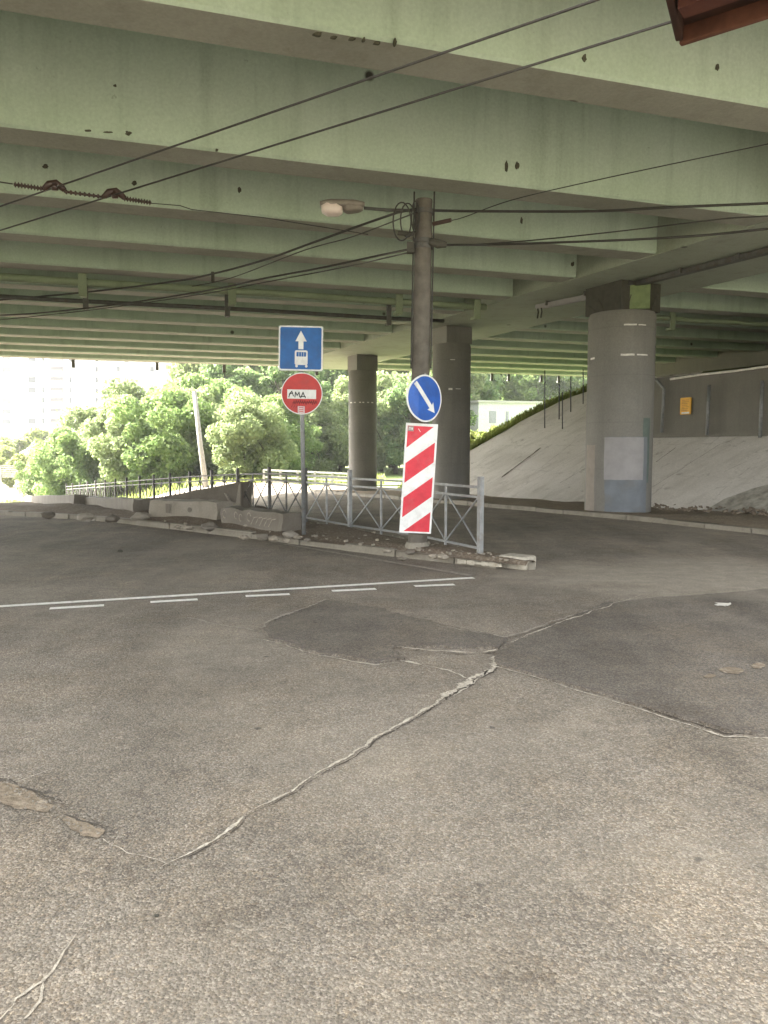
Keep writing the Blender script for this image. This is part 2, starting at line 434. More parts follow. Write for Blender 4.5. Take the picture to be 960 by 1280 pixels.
# repair patches (slightly proud, ragged rims)
pa = [G(*p) for p in ((322,790),(345,777),(408,752),(470,762),(560,784),(632,800),(622,812),(560,812),(486,808),(504,826),(468,829),(400,818),(355,806))]
flat_poly('asphalt_patch', jag(pa+[pa[0]], .02, .05, 2)[:-1], .018, M['patch'])
pb = [G(*p) for p in ((624,816),(650,800),(705,776),(760,756),(830,748),(960,738),(1150,730),(1150,925),(960,922),(905,917),(850,900),(790,880),(730,862),(660,842),(622,832))]
flat_poly('asphalt_patch', jag(pb+[pb[0]], .02, .035, 5)[:-1], .018, M['patch'])
crack('crack_and_edge_shade', [(622,818),(612,836),(580,857),(530,888),(480,916),(430,950),(340,1000),(262,1050),(203,1085)], [.045,.035,.05,.018,.014,.009,.008,.009,.004], M['crackfill'], seed=1)
M['crack_edge_shade'] = simple('crack_gap_and_shade', (.075,.064,.052), .95, .1, 0, .3, 25)  # dark of the crack gap together with edge shade painted as colour
crack('crack_and_edge_shade', [(624,821),(614,839),(582,860),(532,891),(482,919),(432,953),(342,1003),(264,1053),(206,1087)], [.03,.03,.03,.012,.010,.006,.005,.006,.003], M['crack_edge_shade'], h=.003, seed=1)  # dark crack line, offset to the shadow side as painted shade
crack('crack_and_edge_shade', [(622,830),(660,841),(730,861),(790,880),(850,900),(905,917),(960,920)], [.012,.014,.014,.016,.014,.016,.016], M['crack_edge_shade'], h=.0045, amp=.012, seed=31)  # shadow line under the patch's lower edge, painted as a dark ribbon
crack('crack_and_edge_shade', [(613,838),(590,856),(566,870)], [.01,.016,.008], M['crackfill'], seed=3)
crack('crack_and_edge_shade', [(490,811),(540,816),(600,819),(622,815)], [.012,.02,.018,.03], M['crackfill'], h=.0215, seed=5)
crack('crack_and_edge_shade', [(500,826),(560,838),(585,848)], [.016,.014,.01], M['crackfill'], seed=7)
crack('crack_and_edge_shade', [(235,772),(270,780),(325,790)], [.02,.025,.02], M['old_paint'], seed=8)
crack('crack_and_edge_shade', [(325,788),(345,776),(408,752)], [.02,.03,.02], M['old_paint'], h=.0215, seed=18)
crack('crack_and_edge_shade', [(328,800),(400,820),(468,831),(504,828)], [.006,.012,.012,.006], M['crackfill'], h=.005, seed=28)
crack('crack_and_edge_shade', [(545,784),(580,790),(630,800),(680,784),(740,764),(800,748)], [.012,.02,.02,.025,.012,.006], M['old_paint'], h=.0215, seed=9)
crack('crack_and_edge_shade', [(640,806),(690,785),(760,760),(800,746)], [.006,.012,.012,.004], M['crackfill'], h=.023, seed=29)
crack('crack_and_edge_shade', [(622,834),(660,845),(730,866),(790,884),(850,904),(905,921),(960,924)], [.006,.007,.008,.008,.012,.014,.012], M['crackfill'], h=.0055, amp=.012, seed=31)
crack('crack_and_edge_shade', [(80,955),(40,970),(0,988)], [.004,.006,.008], M['crackfill'], seed=11)
crack('crack_and_edge_shade', [(205,1084),(160,1068),(128,1050)], [.003,.003,.003], M['crackfill'], seed=12)
crack('crack_and_edge_shade', [(-10,1292),(20,1250),(52,1228),(75,1200),(118,1130)], [.013,.009,.008,.004,.002], M['crackfill'], seed=13, amp=.01)
crack('crack_and_edge_shade', [(30,1275),(50,1250),(56,1228)], [.004,.005,.004], M['crackfill'], seed=14, amp=.01)

for px,py,a_,b_ in ((913,842,13,3.5),(948,836,9,4),(888,849,6,2.5)):
    pts = [G(px+a_*math.cos(R(20*k_))*(1+.12*math.sin(k_*2.3)), py+b_*math.sin(R(20*k_))*(1+.12*math.cos(k_*1.9))) for k_ in range(18)]
    flat_poly('dust_spot', jag(pts+[pts[0]], .02, .02, px)[:-1], .0225, M['sand'], False)
# long pothole on the left: dark rim and sandy filling
def pothole(fillpix, edge, seed):
    b = [G(*p) for p in fillpix]; flat_poly('pothole_sand', jag(b+[b[0]], .018, .028, seed+3)[:-1], .005, M['sand'], False)
    crack('pothole_edge', edge, [.012]*(len(edge)-1)+[.004], M['hole'], h=.0062, amp=.02, seed=seed+40, step=.015)
M['hole'] = simple('pothole_edge', (.085,.073,.06), .95, .15, 0, .25, 30)
pothole([(-14,977),(8,981),(36,993),(66,1008),(60,1017),(30,1013),(-14,998)], [(-14,973),(10,976),(40,989),(72,1006)], 2)
pothole([(81,1023),(97,1025),(126,1040),(124,1048),(104,1044),(82,1031)], [(80,1020),(99,1023),(130,1038)], 6)

mb = MB(); rr = random.Random(9)
for k in range(420):
    a_, b_, sp_ = rr.choice((((0,985),(70,1012),14),((80,1024),(128,1046),12),((620,830),(480,918),14),((480,918),(205,1086),9),((490,812),(620,820),8),((640,838),(900,918),9)))
    f_ = rr.random(); p = G(a_[0]+(b_[0]-a_[0])*f_+rr.gauss(0,sp_), a_[1]+(b_[1]-a_[1])*f_+rr.gauss(0,sp_*.7)); s_ = rr.uniform(.001,.0035); a2 = rr.random()*6
    mb.box(V((p.x,p.y,.004+s_*.6)), (s_*1.5,s_,s_*.8), V((math.cos(a2),math.sin(a2),.25)).normalized(), V((-math.sin(a2),math.cos(a2),0)), V((0,.2,.97)))
mb.build('crumbs', simple('asphalt_crumb', (.22,.195,.16), .95, .1, 0, .5, 60))['kind'] = 'stuff'
# painted markings
def stripe(name, a, b, w, mat, h=.004):
    a = G(*a); b = G(*b); d = (b-a).normalized(); pr = V((-d.y, d.x, 0))*w/2
    mb = MB(); n = max(2, int((b-a).length/.12)); vs = []
    for k in range(n+1):
        p = a+(b-a)*k/n
        for s in (1,-1):
            r = p+pr*s*(1+.12*mnoise.noise(V((p.x*6, p.y*6, s*3)))); vs.append((r.x, r.y, zt(r.x,r.y)+h))
    mb.add(vs, [(2*i,2*i+1,2*i+3,2*i+2) for i in range(n)])
    o = mb.build(name, mat); o['kind'] = 'structure'
stripe('road_marking_line', (-120,765.5), (592,722.5), .10, M['road_paint'])
for a, b in (((62,761),(130,757)), ((188,753),(247,749.5)), ((307,745.5),(362,743)), ((415,739),(470,736.5)), ((518,733),(568,731))):
    stripe('road_marking_dash', a, b, .10, M['road_paint'])
stripe('road_marking_line', (20,640), (588,720), .09, M['old_paint'], .0075)

# ------------------------------------------------------------------ traffic island
ED = V((-.745,.667,0))
T0 = G(630,716); TIP = G(668,717)
n0 = G(500,697); n1 = G(300,672); n2 = G(200,660)
F0 = G(600,695,.1); F1 = G(438,664,.1)
FD = (F1-F0); FD.z = 0; FSTEP = FD.length/2; FD.normalize(); FN = V((FD.y, -FD.x, 0))     # FN points to the right road
def near_edge(u):  # u metres from the tip along the near kerb
    ks = [TIP, n0, n1, n2, n2 + ED*12, n2+ED*30]
    acc = 0
    for a, b in zip(ks[:-1], ks[1:]):
        L = (b-a).length
        if u <= acc+L: return a+(b-a)*(u-acc)/L
        acc += L
    return ks[-1]
B0 = F0 + FN*.30 - FD*.75
def island_top():
    mb = MB(); NU, NW = 130, 26
    for i in range(NU+1):
        u = 34*(i/NU)**1.5
        a = near_edge(.12+u) + V((.0,.0,0)); bq = B0 + FD*u*.94
        for j in range(NW+1):
            f = j/NW; p = a+(bq-a)*f
            ef = min(f, 1-f); hm = smooth(0, .25, ef)
            wdt = (bq-a).length
            z = zt(p.x,p.y) + .085 + hm*(.05+.09*max(0,mnoise.noise(V((p.x*.7,p.y*.7,2))))*min(1,wdt/2)) + .02*mnoise.noise(V((p.x*3,p.y*3,5)))*hm
            if u > 6: z += hm*.16*smooth(6,14,u)*(.6+.6*mnoise.noise(V((p.x*.5,p.y*.5,8))))
            mb.v.append((p.x,p.y,z))
    for i in range(NU):
        for j in range(NW):
            a = i*(NW+1)+j; mb.f.append((a,a+NW+1,a+NW+2,a+1)); mb.m.append(0)
    o = mb.build('traffic_island', M['dirt'], smooth_=True); o['kind'] = 'structure'
island_top()
def kerb_run(name, pts, w, h, mat, inward, gap=1.0, seed=0, drop=.0):
    """run of kerb stones, each stone a slightly different height"""
    mb = MB(); acc = []
    for a, b in zip(pts[:-1], pts[1:]):
        L = (b-a).length; n = max(1, round(L/gap))
        for k in range(n): acc.append((a+(b-a)*k/n, a+(b-a)*(k+1)/n))
    rr = random.Random(seed)
    for a, b in acc:
        d = (b-a).normalized(); pr = V((-d.y,d.x,0)) * (1 if inward > 0 else -1)
        hh = h*(1+rr.uniform(-.25,.12)); g = .008; j = pr*rr.uniform(-.015,.015)
        a2 = a+d*g+j; b2 = b-d*g+j
        za, zb = zt(a.x,a.y), zt(b.x,b.y)
        vs = []
        for p, z in ((a2,za),(b2,zb)):
            for q, zz in ((0,-.1),(.02,hh),(w,hh),(w,-.1)): vs.append((p+pr*q).to_tuple()[:2]+(z+zz,))
        mb.add(vs, [(0,1,2,3),(7,6,5,4),(0,4,5,1),(1,5,6,2),(2,6,7,3)])
    o = mb.build(name, mat, bevel=.012); o['kind'] = 'structure'; return o
kn = [near_edge(u) for u in (.55, 1.2, 2.2, 3.2, 4.2, 5.4, 6.6, 7.8, 9.2, 10.6, 13, 16, 20, 25, 31)]
kerb_run('kerb', kn, .14, .105, M['kerb'], -1, 1.0, 3)
kb = [B0 + FD*u for u in (0, 1, 3, 6, 10, 16, 24, 30)]
kerb_run('kerb', kb, .14, .10, M['kerb'], 1, 1.0, 4)
# pale rounded end stone at the tip
t = MB(); mid = (TIP + B0)/2
tipc = G(648,711); dt = (near_edge(.6)-TIP).normalized(); pt = V((-dt.y, dt.x, 0))
t.box(tipc+V((0,.10,.075)), (.20,.15,.085), dt, pt, V((0,0,1)))
o = t.build('kerb_stone', [M['kerb_paint']], bevel=.035, bseg=3)
tag(o, 'short whitewashed end stone at the tip of the traffic island', 'kerb stone')
# scraps of white kerb paint
t = MB()
for k in range(16):
    p = G(574+50*k/15+random.uniform(-1,1), 701.5+5*k/15, .06)
    t.box(p+V((0,-.01,.0)), (random.uniform(.015,.035),.012,random.uniform(.012,.028)), (G(624,706)-G(574,701)).normalized())
o = t.build('kerb_paint', M['kerb_paint']); o['kind'] = 'structure'

# right pavement strip and kerb
def qpt(q, e): return QN*q + QE*e
def strip():
    mb = MB(); NE, NQ = 90, 8
    for i in range(NE+1):
        e = 2 + 44*i/NE
        for j in range(NQ+1):
            q = 12.2 + 2.9*j/NQ; p = qpt(q, e)
            z = zt(p.x,p.y)+.10+.03*mnoise.noise(V((p.x*1.2,p.y*1.2,1))) + (.05*mnoise.noise(V((p.x*.6,p.y*.6,6))) if j>2 else 0)
            mb.v.append((p.x,p.y,z))
    for i in range(NE):
        for j in range(NQ):
            a = i*(NQ+1)+j; mb.f.append((a,a+1,a+NQ+2,a+NQ+1)); mb.m.append(0)
    o = mb.build('pavement', M['sand'], smooth_=True); o['kind'] = 'structure'
strip()
kerb_run('kerb', [qpt(12.12, e) for e in range(2, 46, 2)], .15, .115, M['kerb'], -1, 1.0, 8)

# ------------------------------------------------------------------ concrete slope (embankment)
SP = V((8.2,16.4,0)); SN = V((.889,.457,0)).normalized(); ST = V((-SN.y,SN.x,0)); SK = .62
def sp(t, s, dz=0): 
    p = SP + ST*t + SN*s; p.z = SK*s + dz; return p
def slope_hit(px, py):
    r = ray(px, py); o = V((0,0,CAM_H))
    # z = SK*((p-SP).SN)
    k = SK; den = r.z - k*(r.dot(SN)); num = k*((o-SP).dot(SN)) - CAM_H
    t = num/den; return o + r*t
TW = 7.4
def tsof(p): d = p-SP; return d.dot(ST), d.dot(SN)
CUTP = sorted([(tsof(slope_hit(*p))[1], tsof(slope_hit(*p))[0]) for p in ((587,564),(654,525),(706,499),(735,489))])
def cut(s):
    a, b = CUTP[0], CUTP[-1]
    if s <= a[0]: c, d = CUTP[0], CUTP[1]
    elif s >= b[0]: c, d = CUTP[-2], CUTP[-1]
    else:
        for c, d in zip(CUTP[:-1], CUTP[1:]):
            if c[0] <= s <= d[0]: break
    return c[1]+(d[1]-c[1])*(s-c[0])/(d[0]-c[0])
def slope_mesh(name, mat, fn_t0, fn_t1, s0, s1, ns, nt, kind='structure', dz=0, fall=0):
    mb = MB()
    for i in range(ns+1):
        s = s0+(s1-s0)*i/ns; a, b = fn_t0(s), fn_t1(s)
        for j in range(nt+1):
            p = sp(a+(b-a)*j/nt, s, dz); p.z -= fall*max(0,(b-a)*j/nt-.6); p.z += .015*mnoise.noise(p*.8); mb.v.append(p.to_tuple())
    for i in range(ns):
        for j in range(nt):
            a = i*(nt+1)+j; mb.f.append((a,a+nt+1,a+nt+2,a+1)); mb.m.append(0)
    o = mb.build(name, mat, smooth_=True); o['kind'] = kind; return o
slope_mesh('slope_paving', M['slope'], lambda s:-16, lambda s:TW, -.6, 3.0, 14, 60)
slope_mesh('slope_paving', M['slope'], lambda s:TW, lambda s:max(cut(s), TW+.01), -.6, 6.6, 24, 30)
slope_mesh('grass_embankment', M['grass'], lambda s:max(cut(s), TW+.01), lambda s:max(cut(s), TW+.01)+16, -.6, 6.6, 20, 60, dz=-.02, fall=.6)
mb = MB(); mb.add([sp(-17,6.58), sp(max(cut(6.6),TW)+.1,6.58), V(sp(max(cut(6.6),TW)+.1,6.6))+SN*40+V((0,0,.3)), V(sp(-17,6.58))+SN*40+V((0,0,.3))], [(0,1,2,3)])
o = mb.build('embankment_top', M['earth']); o['kind'] = 'structure'
# joints between the slope slabs (raised tarry seams)
def seam(tA, sA, tB, sB, w):
    mb = MB(); n = max(4, int((V((tA,sA,0))-V((tB,sB,0))).length/.1)); vs = []
    dd = (sp(tB,sB)-sp(tA,sA)).normalized(); pr = dd.cross(V((0,0,1))).normalized()
    for k in range(n+1):
        p = sp(tA+(tB-tA)*k/n, sA+(sB-sA)*k/n, .012); p.z += .015*mnoise.noise(V((p.x,p.y,p.z-.012))*.8)
        wv = w*(.4+abs(mnoise.noise(p*4))*1.4)
        jit = pr*.05*mnoise.noise(p*2.5)
        vs += [p+jit+pr*wv, p+jit-pr*wv]
    mb.add(vs, [(2*i,2*i+1,2*i+3,2*i+2) for i in range(n)])
    o = mb.build('slope_joint', M['joint']); o['kind'] = 'structure'
M['joint'] = simple('slope_joint', (.12,.105,.085), .95, .1, 0, .35, 12)
def tsof(p): d = p-SP; return d.dot(ST), d.dot(SN)
for a, b, w in (((700,604),(742,580),.018), ((610,606),(690,556),.012), ((627,597),(676,560),.05), ((650,610),(737,560),.012), ((820,578),(845,560),.02), ((815,610),(900,556),.012), ((905,590),(958,566),.012), ((715,632),(737,622),.012)):
    ta = tsof(slope_hit(*a)); tb = tsof(slope_hit(*b)); seam(*ta, *tb, w)
# dark soil stain washed down at right foot of the slope
mb = MB()
pts = [slope_hit(*p) for p in ((880,640),(905,625),(940,612),(985,600),(985,655),(890,648))]
mb.add([p+V((0,0,.022)) for p in pts], [tuple(range(len(pts)))])
o = mb.build('slope_stain', simple('slope_stain', (.30,.28,.24), .95, .1, 0, .4, 5)); o['kind'] = 'structure'
# debris drift at foot of slope
mb = MB(); rr = random.Random(5)
for k in range(60):
    px = rr.uniform(818,960); p = G(px, 637+ (px-818)*.06+rr.uniform(-3,4), .1)
    r_ = rr.uniform(.012,.04)
    mb.box(p+V((0,0,.1)), (r_*1.5,r_,r_*.6), V((math.cos(k),math.sin(k),.3)).normalized(), V((-math.sin(k),math.cos(k),0)), V((0,.3,.95)).normalized())
o = mb.build('litter_drift', M['dirt']); o['kind'] = 'stuff'

# ------------------------------------------------------------------ BRIDGE
HB = 5.2; DEPTH = 1.5
BA = math.atan((3420-480)/960); BD = V((math.sin(BA), math.cos(BA), 0)); BN = V((-BD.y, BD.x, 0))
CL0 = P(838,312,HB); CL1 = P(424,436,HB); CD = (CL1-CL0); CD.normalize(); CNv = V((CD.y,-CD.x,0))
if CNv.x < 0: CNv = -CNv
CW = 3.2
def cap_at(perp, off):
    base = CL0 + CNv*off; s = (perp - BN.dot(base))/BN.dot(CD); return base+CD*s
fronts = [BN.dot(P(0,y,HB)) for y in (-33,157,240,290,327)]
g_all = list(fronts)
step = 2.24
fr6 = BN.dot(P(0,354,HB))
far_edge = BN.dot(P(0,447,HB))
n_far = 8
added_g = fronts[0]-2.3  # extra girder out of view, added to cut the light on the first row
g_all += [fr6 + (far_edge-.75-fr6)*k/(n_far-1) for k in range(n_far)]
bridge = empty('road_bridge', (0,0,0), 'green painted concrete road bridge overhead, on parallel girders and a broad pier cap', 'bridge')
GW = .58
def girder(perp, la, lb):
    """prism from la to lb measured along BD, slightly tapered webs"""
    mb = MB(); N = max(2, int((lb-la)/1.0)); vs = []; fs = []
    sof = []
    prof = [(0.03,0),(GW-.03,0),(GW,.03),(GW+.03,DEPTH),(-.03,DEPTH),(0,.03)]
    k = len(prof)
    for i in range(N+1):
        c = BN*perp + BD*(la+(lb-la)*i/N)
        for a, z in prof: vs.append((c.x+BN.x*a, c.y+BN.y*a, HB+z))
    for i in range(N):
        for j in range(k): fs.append((i*k+j, i*k+(j+1)%k, (i+1)*k+(j+1)%k, (i+1)*k+j))
    fs += [tuple(reversed(range(k))), tuple(N*k+j for j in range(k))]
    mb.add(vs, fs)
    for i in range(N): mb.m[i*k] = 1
    return mb.build('girder', [M['girder'], M['soffit']], bridge)
for g in [added_g]+g_all:  # the added light-blocking girder comes first, then the measured rows
    e = BD.dot(cap_at(g, 0)); girder(g, -46, e-.02)
    e2 = BD.dot(cap_at(g, CW))
    girder(g, e2+.02, e2+15)
# spalled, stained spots on the nearest webs
M['spall'] = simple('spalled_concrete', (.075,.07,.05), .95, .1, 0, .4, 30)
def spall(gperp, px, py, wpx, hpx, seed):
    pts = []; n_ = 14
    for k_ in range(n_):
        a_ = 2*math.pi*k_/n_; rr_ = 1+.6*mnoise.noise(V((math.cos(a_)*1.5+seed, math.sin(a_)*1.5, seed)))
        r_ = ray(px+wpx*rr_*math.cos(a_), py+hpx*rr_*math.sin(a_)); t_ = (gperp-.012)/BN.dot(r_)
        q_ = V((r_.x*t_, r_.y*t_, CAM_H+r_.z*t_)); pts.append(q_)
    c_ = sum(pts, V((0,0,0)))/n_
    mb = MB(); mb.add([c_-BN*.004]+pts+[p_+BN*.03 for p_ in pts], [(0,k_+1,(k_+1)%n_+1) for k_ in range(n_)]+[(k_+1,n_+1+k_,n_+1+(k_+1)%n_,(k_+1)%n_+1) for k_ in range(n_)])
    mb.build('spall', M['spall'], bridge)
for i_,(gi,px,py,wp,hp) in enumerate(((0,398,42,6,2.0),(0,418,46,4,1.2),(0,440,48,4,1.5),(0,455,49,2,2.5),(0,472,53,5,1.5),(0,494,52,2,4),(0,731,72,2.5,4.5),(0,897,84,2.5,4),(1,633,208,2,7),(1,647,207,2.5,5),(1,160,166,4,2.5),(1,144,107,2,2),(1,271,187,2,1.5),(1,110,163,5,1.2),(1,135,165,6,1.0),(2,57,208,3.5,3),(2,168,229,3,3),(2,299,237,2,4),(2,652,276,1.5,4),(3,716,330,2,3))):
    spall(g_all[gi], px, py, wp, hp, i_)
# pier cap: broad beam, soffit flush with girder soffits
mb = MB()
pc0, pc1 = added_g-.3, g_all[-1]+GW+.3
q = [cap_at(pc0,0), cap_at(pc0,CW), cap_at(pc1,CW), cap_at(pc1,0)]
vs = [V((p.x,p.y,HB-.015)) for p in q] + [V((p.x,p.y,HB+DEPTH-.01)) for p in q]
mb.add(vs, [(3,2,1,0),(4,5,6,7),(0,1,5,4),(1,2,6,5),(2,3,7,6),(3,0,4,7)])
mb.build('pier_cap', M['cap'], bridge)
# deck slab with overhangs, kerb and parapet
mb = MB(); pa_, pb_ = added_g-.9, g_all[-1]+GW+.15  # near side carried out over the added shading girder
cc = BN*((pa_+pb_)/2) + BD*(-10)
mb.box(cc+V((0,0,HB+DEPTH+.12)), (40,(pb_-pa_)/2,.12), BD, BN, V((0,0,1)))
mb.build('deck_slab', M['deck'], bridge)
for pp in (pa_+.12, pb_-.12):
    mb = MB(); mb.box(BN*pp+BD*(-10)+V((0,0,HB+DEPTH+.55)), (40,.12,.3), BD, BN, V((0,0,1)))
    mb.build('parapet', M['deck'], bridge)
# thin soffit edge beam at the far side
mb = MB(); 
# abutment behind the near girders
def wline(t, s, z): p = SP+ST*t+SN*s; p.z = z; return p
abut = empty('abutment_wall', wline(0,3,0), 'dark grey concrete abutment wall above the paved slope, behind the large column', 'wall')
mb = MB(); 
c = (wline(-16,3.0,0)+wline(TW,3.0,0))/2
mb.box(V((c.x,c.y,0))+SN*.4+V((0,0,1.75)), ((16+TW)/2,.4,1.85), ST, SN, V((0,0,1)))
mb.build('wall', M['wall'], abut)
mb = MB(); mb.box(V((c.x,c.y,0))+ST*3.8+SN*8.9+V((0,0,4.3)), ((16+TW)/2+3.8,.3,2.3), ST, SN, V((0,0,1)))
mb.box(V((c.x,c.y,0))+SN*4.7+V((0,0,3.2)), ((16+TW)/2-.01,3.89,.2), ST, SN, V((0,0,1)))
mb.build('back_wall', M['wall'], abut)
mb = MB(); mb.box(V((c.x,c.y,0))+SN*-.03+V((0,0,1.88)), ((16+TW)/2,.06,.05), ST, SN, V((0,0,1)))
mb.build('ledge', M['wall'], abut)
# wing wall closing the abutment's free end
mb = MB(); mb.box(wline(TW+.16,6.2,1.5), (.15,3.0,2.1), ST, SN, V((0,0,1)))
mb.build('wing_wall', M['wall'], abut)
# pale pipe along the wall top
def wall_pt(px, py, off=-.06):
    r = ray(px,py); o = V((0,0,CAM_H)); s0 = 3.0+off
    t_ = (s0 - (o-SP).dot(SN))/r.dot(SN); return o + r*t_
a = wall_pt(838,474); b = wall_pt(962,457.5); d = (b-a).normalized()
mb = MB(); mb.tube([a, a+(b-a)*.33+V((0,0,.015)), a+(b-a)*.7-V((0,0,.01)), b, b+d*5], .032, 8)
tag(mb.build('wall_conduit', M['tape'], smooth_=True), 'pale thin conduit running along the top of the abutment wall', 'conduit')
# vertical pipes against the wall
for i, (px, y0, y1, lab) in enumerate(((828,486,541,'steel pipe on abutment wall with bent top, left of the yellow board'), (884.5,481,544,'straight steel pipe on abutment wall, next right of the yellow board'), (951,476,547,'straight steel pipe on abutment wall, nearest the right picture edge'))):
    a = wall_pt(px+2,y0,-.12); b = wall_pt(px-1,y1,-.12)
    mb = MB()
    if i == 0:
        c1 = wall_pt(822,476,-.12); c2 = wall_pt(814,471,-.12); c3 = wall_pt(806,470,-.12); mb.tube([b, a, c1, c2, c3], .045, 10)
    else: mb.tube([b, a], .045, 10)
    tag(mb.build('wall_pipe', M['galv'], smooth_=True), lab, 'pipe', 'upright pipes along the abutment wall')
# yellow board
yc = wall_pt(857,507.5,-.05)
yb = empty('yellow_board', yc, 'small yellow notice board fixed to the dark abutment wall', 'sign')
fr = (yc, -ST, V((0,0,1)), -SN)
w2 = (wall_pt(863.5,507,-.05)-wall_pt(850.5,507,-.05)).length/2; h2 = (wall_pt(857,497,-.05)-wall_pt(857,518,-.05)).length/2
mb = MB(); mb.prism(rrect(-w2,-h2,w2,h2,.03), fr, -.02, .01); mb.build('panel', M['yellow'], yb)
mb = MB()
for k in range(7): mb.prism([(-w2*.7,h2*(.7-.2*k)-.012),(w2*random.uniform(.3,.7),h2*(.7-.2*k)-.012),(w2*.6,h2*(.7-.2*k)+.008),(-w2*.7,h2*(.7-.2*k)+.008)], fr, .0101, .012)
o = mb.build('notice_lines', M['yellow2'], yb); o['kind'] = 'stuff'
mb = MB(); mb.prism([(-w2*.7,-h2*.92),(w2*.75,-h2*.92),(w2*.75,-h2*.72),(-w2*.7,-h2*.72)], fr, .0101, .012); mb.build('white_strip', M['white'], yb)

# ------------------------------------------------------------------ COLUMNS
def lathe(mb, c, prof, n=48):
    vs = []; fs = []
    for r, z in prof:
        for k in range(n):
            a = 2*math.pi*k/n; vs.append((c.x+r*math.cos(a), c.y+r*math.sin(a), z))
    for i in range(len(prof)-1):
        for k in range(n): fs.append((i*n+k, i*n+(k+1)%n, (i+1)*n+(k+1)%n, (i+1)*n+k))
    fs += [tuple(reversed(range(n))), tuple((len(prof)-1)*n+k for k in range(n))]
    mb.add(vs, fs)
def shell(mb, c, r, th, a0, a1, z0, z1, n=18, rag=0.0, seed=0):
    vs = []; fs = []; m = max(2,int((z1-z0)/.12)) if rag else 1
    for i in range(m+1):
        z = z0+(z1-z0)*i/m
        for k in range(n+1):
            f = k/n; j0 = rag*mnoise.noise(V((z*2,seed,0))); j1 = rag*mnoise.noise(V((z*2,seed,5)))
            a = (a0+j0)+((a1+j1)-(a0+j0))*f
            zz = z + (rag*.5*mnoise.noise(V((a*6,seed,9))) if i in (0,m) else 0)
            vs.append((c.x+(r+th)*math.cos(a), c.y+(r+th)*math.sin(a), zz))
    for i in range(m):
        for k in range(n): a = i*(n+1)+k; fs.append((a,a+1,a+n+2,a+n+1))
    mb.add(vs, fs)
def ang(c, r, px):   # bearing on the column surface facing the camera seen at picture column px
    d = ray(px, 560); d.z = 0; d.normalize(); 
    perp = V((d.y,-d.x,0)); o = perp.dot(c); base = math.atan2(-d.y, -d.x)
    s = max(-1, min(1, -o/r)); 
    # point on circle: c + r*(cos a, sin a), offset along perp = s*r
    pt = c + perp*(s*r) - d*math.sqrt(max(0, r*r-(s*r)**2)); return math.atan2(pt.y-c.y, pt.x-c.x)
def zcol(c, r, py):
    d = math.hypot(c.x,c.y)-r; rr_ = ray(480,py); return CAM_H + rr_.z/rr_.y*(c.y-r)
COLS = []
def column(px, py_base, dia_px, Yc, label, neck_px, top_py):
    r = dia_px/2/960*Yc; c = V(((px-480)/960*Yc*1.0, Yc, 0)); z0 = zt(c.x,c.y)-.3
    root = empty('bridge_column', V((c.x,c.y,max(zt(c.x,c.y)+.05,0))), label, 'column', 'round columns under the bridge')
    zt_ = zcol(c, r, top_py)
    mb = MB(); lathe(mb, c, [(r,z0),(r,1.0),(r*1.0,2.2),(r,zt_-.06),(r-.03,zt_)], 56)
    o = mb.build('shaft', M['column'], root); smooth_by_angle(o)
    rn = neck_px/2/960*Yc
    mb = MB(); mb.box(V((c.x,c.y,(zt_+HB-.016)/2)), (rn,rn,(HB-.016-zt_)/2), CD, CNv, V((0,0,1)))
    mb.build('pedestal', M['soot'] if dia_px > 60 else M['column'], root)
    return root, c, r, zt_
col1, c1, r1, zt1 = column(772.5,638,80,17.9,'thickest round concrete column with painted white and blue patches at its foot', 62, 386)
col2, c2, r2, zt2 = column(563.5,630,47,24.0,'dark round concrete column standing behind the lamp pole and arrow sign', 36, 428)
col3, c3, r3, zt3 = column(453.5,616,35,31.0,'farthest round concrete column standing in front of green trees, between two signs', 28, 462)
def on_col(c, r, x0, x1, y0, y1, name, mat, root, th=.004, rag=.02, seed=0):
    mb = MB(); a0, a1 = ang(c,r,x0), ang(c,r,x1)
    shell(mb, c, r, th, min(a0,a1), max(a0,a1), zcol(c,r,y1), zcol(c,r,y0), 18, rag, seed)
    o = mb.build(name, mat, root); o.data.polygons.foreach_set('use_smooth',[True]*len(o.data.polygons)); return o
on_col(c1,r1,757,809,546,645,'paint_patch',M['bluepaint'],col1,.003,.03,1)
on_col(c1,r1,755.5,804.5,546.5,600,'paint_patch',M['palepaint'],col1,.006,.012,2)
on_col(c1,r1,803,811.6,522,604,'paint_patch',M['greenpaint'],col1,.002,.02,3)
on_col(c1,r1,733.5,744,556,645,'paint_patch',M['pinkpaint'],col1,.003,.03,4)
for i,(x0,x1,y0,y1) in enumerate(((776,792,404.6,406.6),(794,803,405,406.4),(773,790,442,444.5),(793,806,442.2,444),(736,741,443.5,446))):
    on_col(c1,r1,x0,x1,y0,y1,'tape_scrap',M['tape'],col1,.005,.01,10+i)
for i,(x0,x1,y0,y1) in enumerate(((560,565,485,487.5),(569,575,485.5,486.5),(562,568,449,450))):
    on_col(c2,r2,x0,x1,y0,y1,'tape_scrap',M['tape'],col2,.005,.01,20+i)
for i,x0 in enumerate((438,442.5,449,453,459,464)):
    on_col(c3,r3,x0,x0+2.4,502.2,503.6,'tape_scrap',M['tape'],col3,.005,.005,30+i)
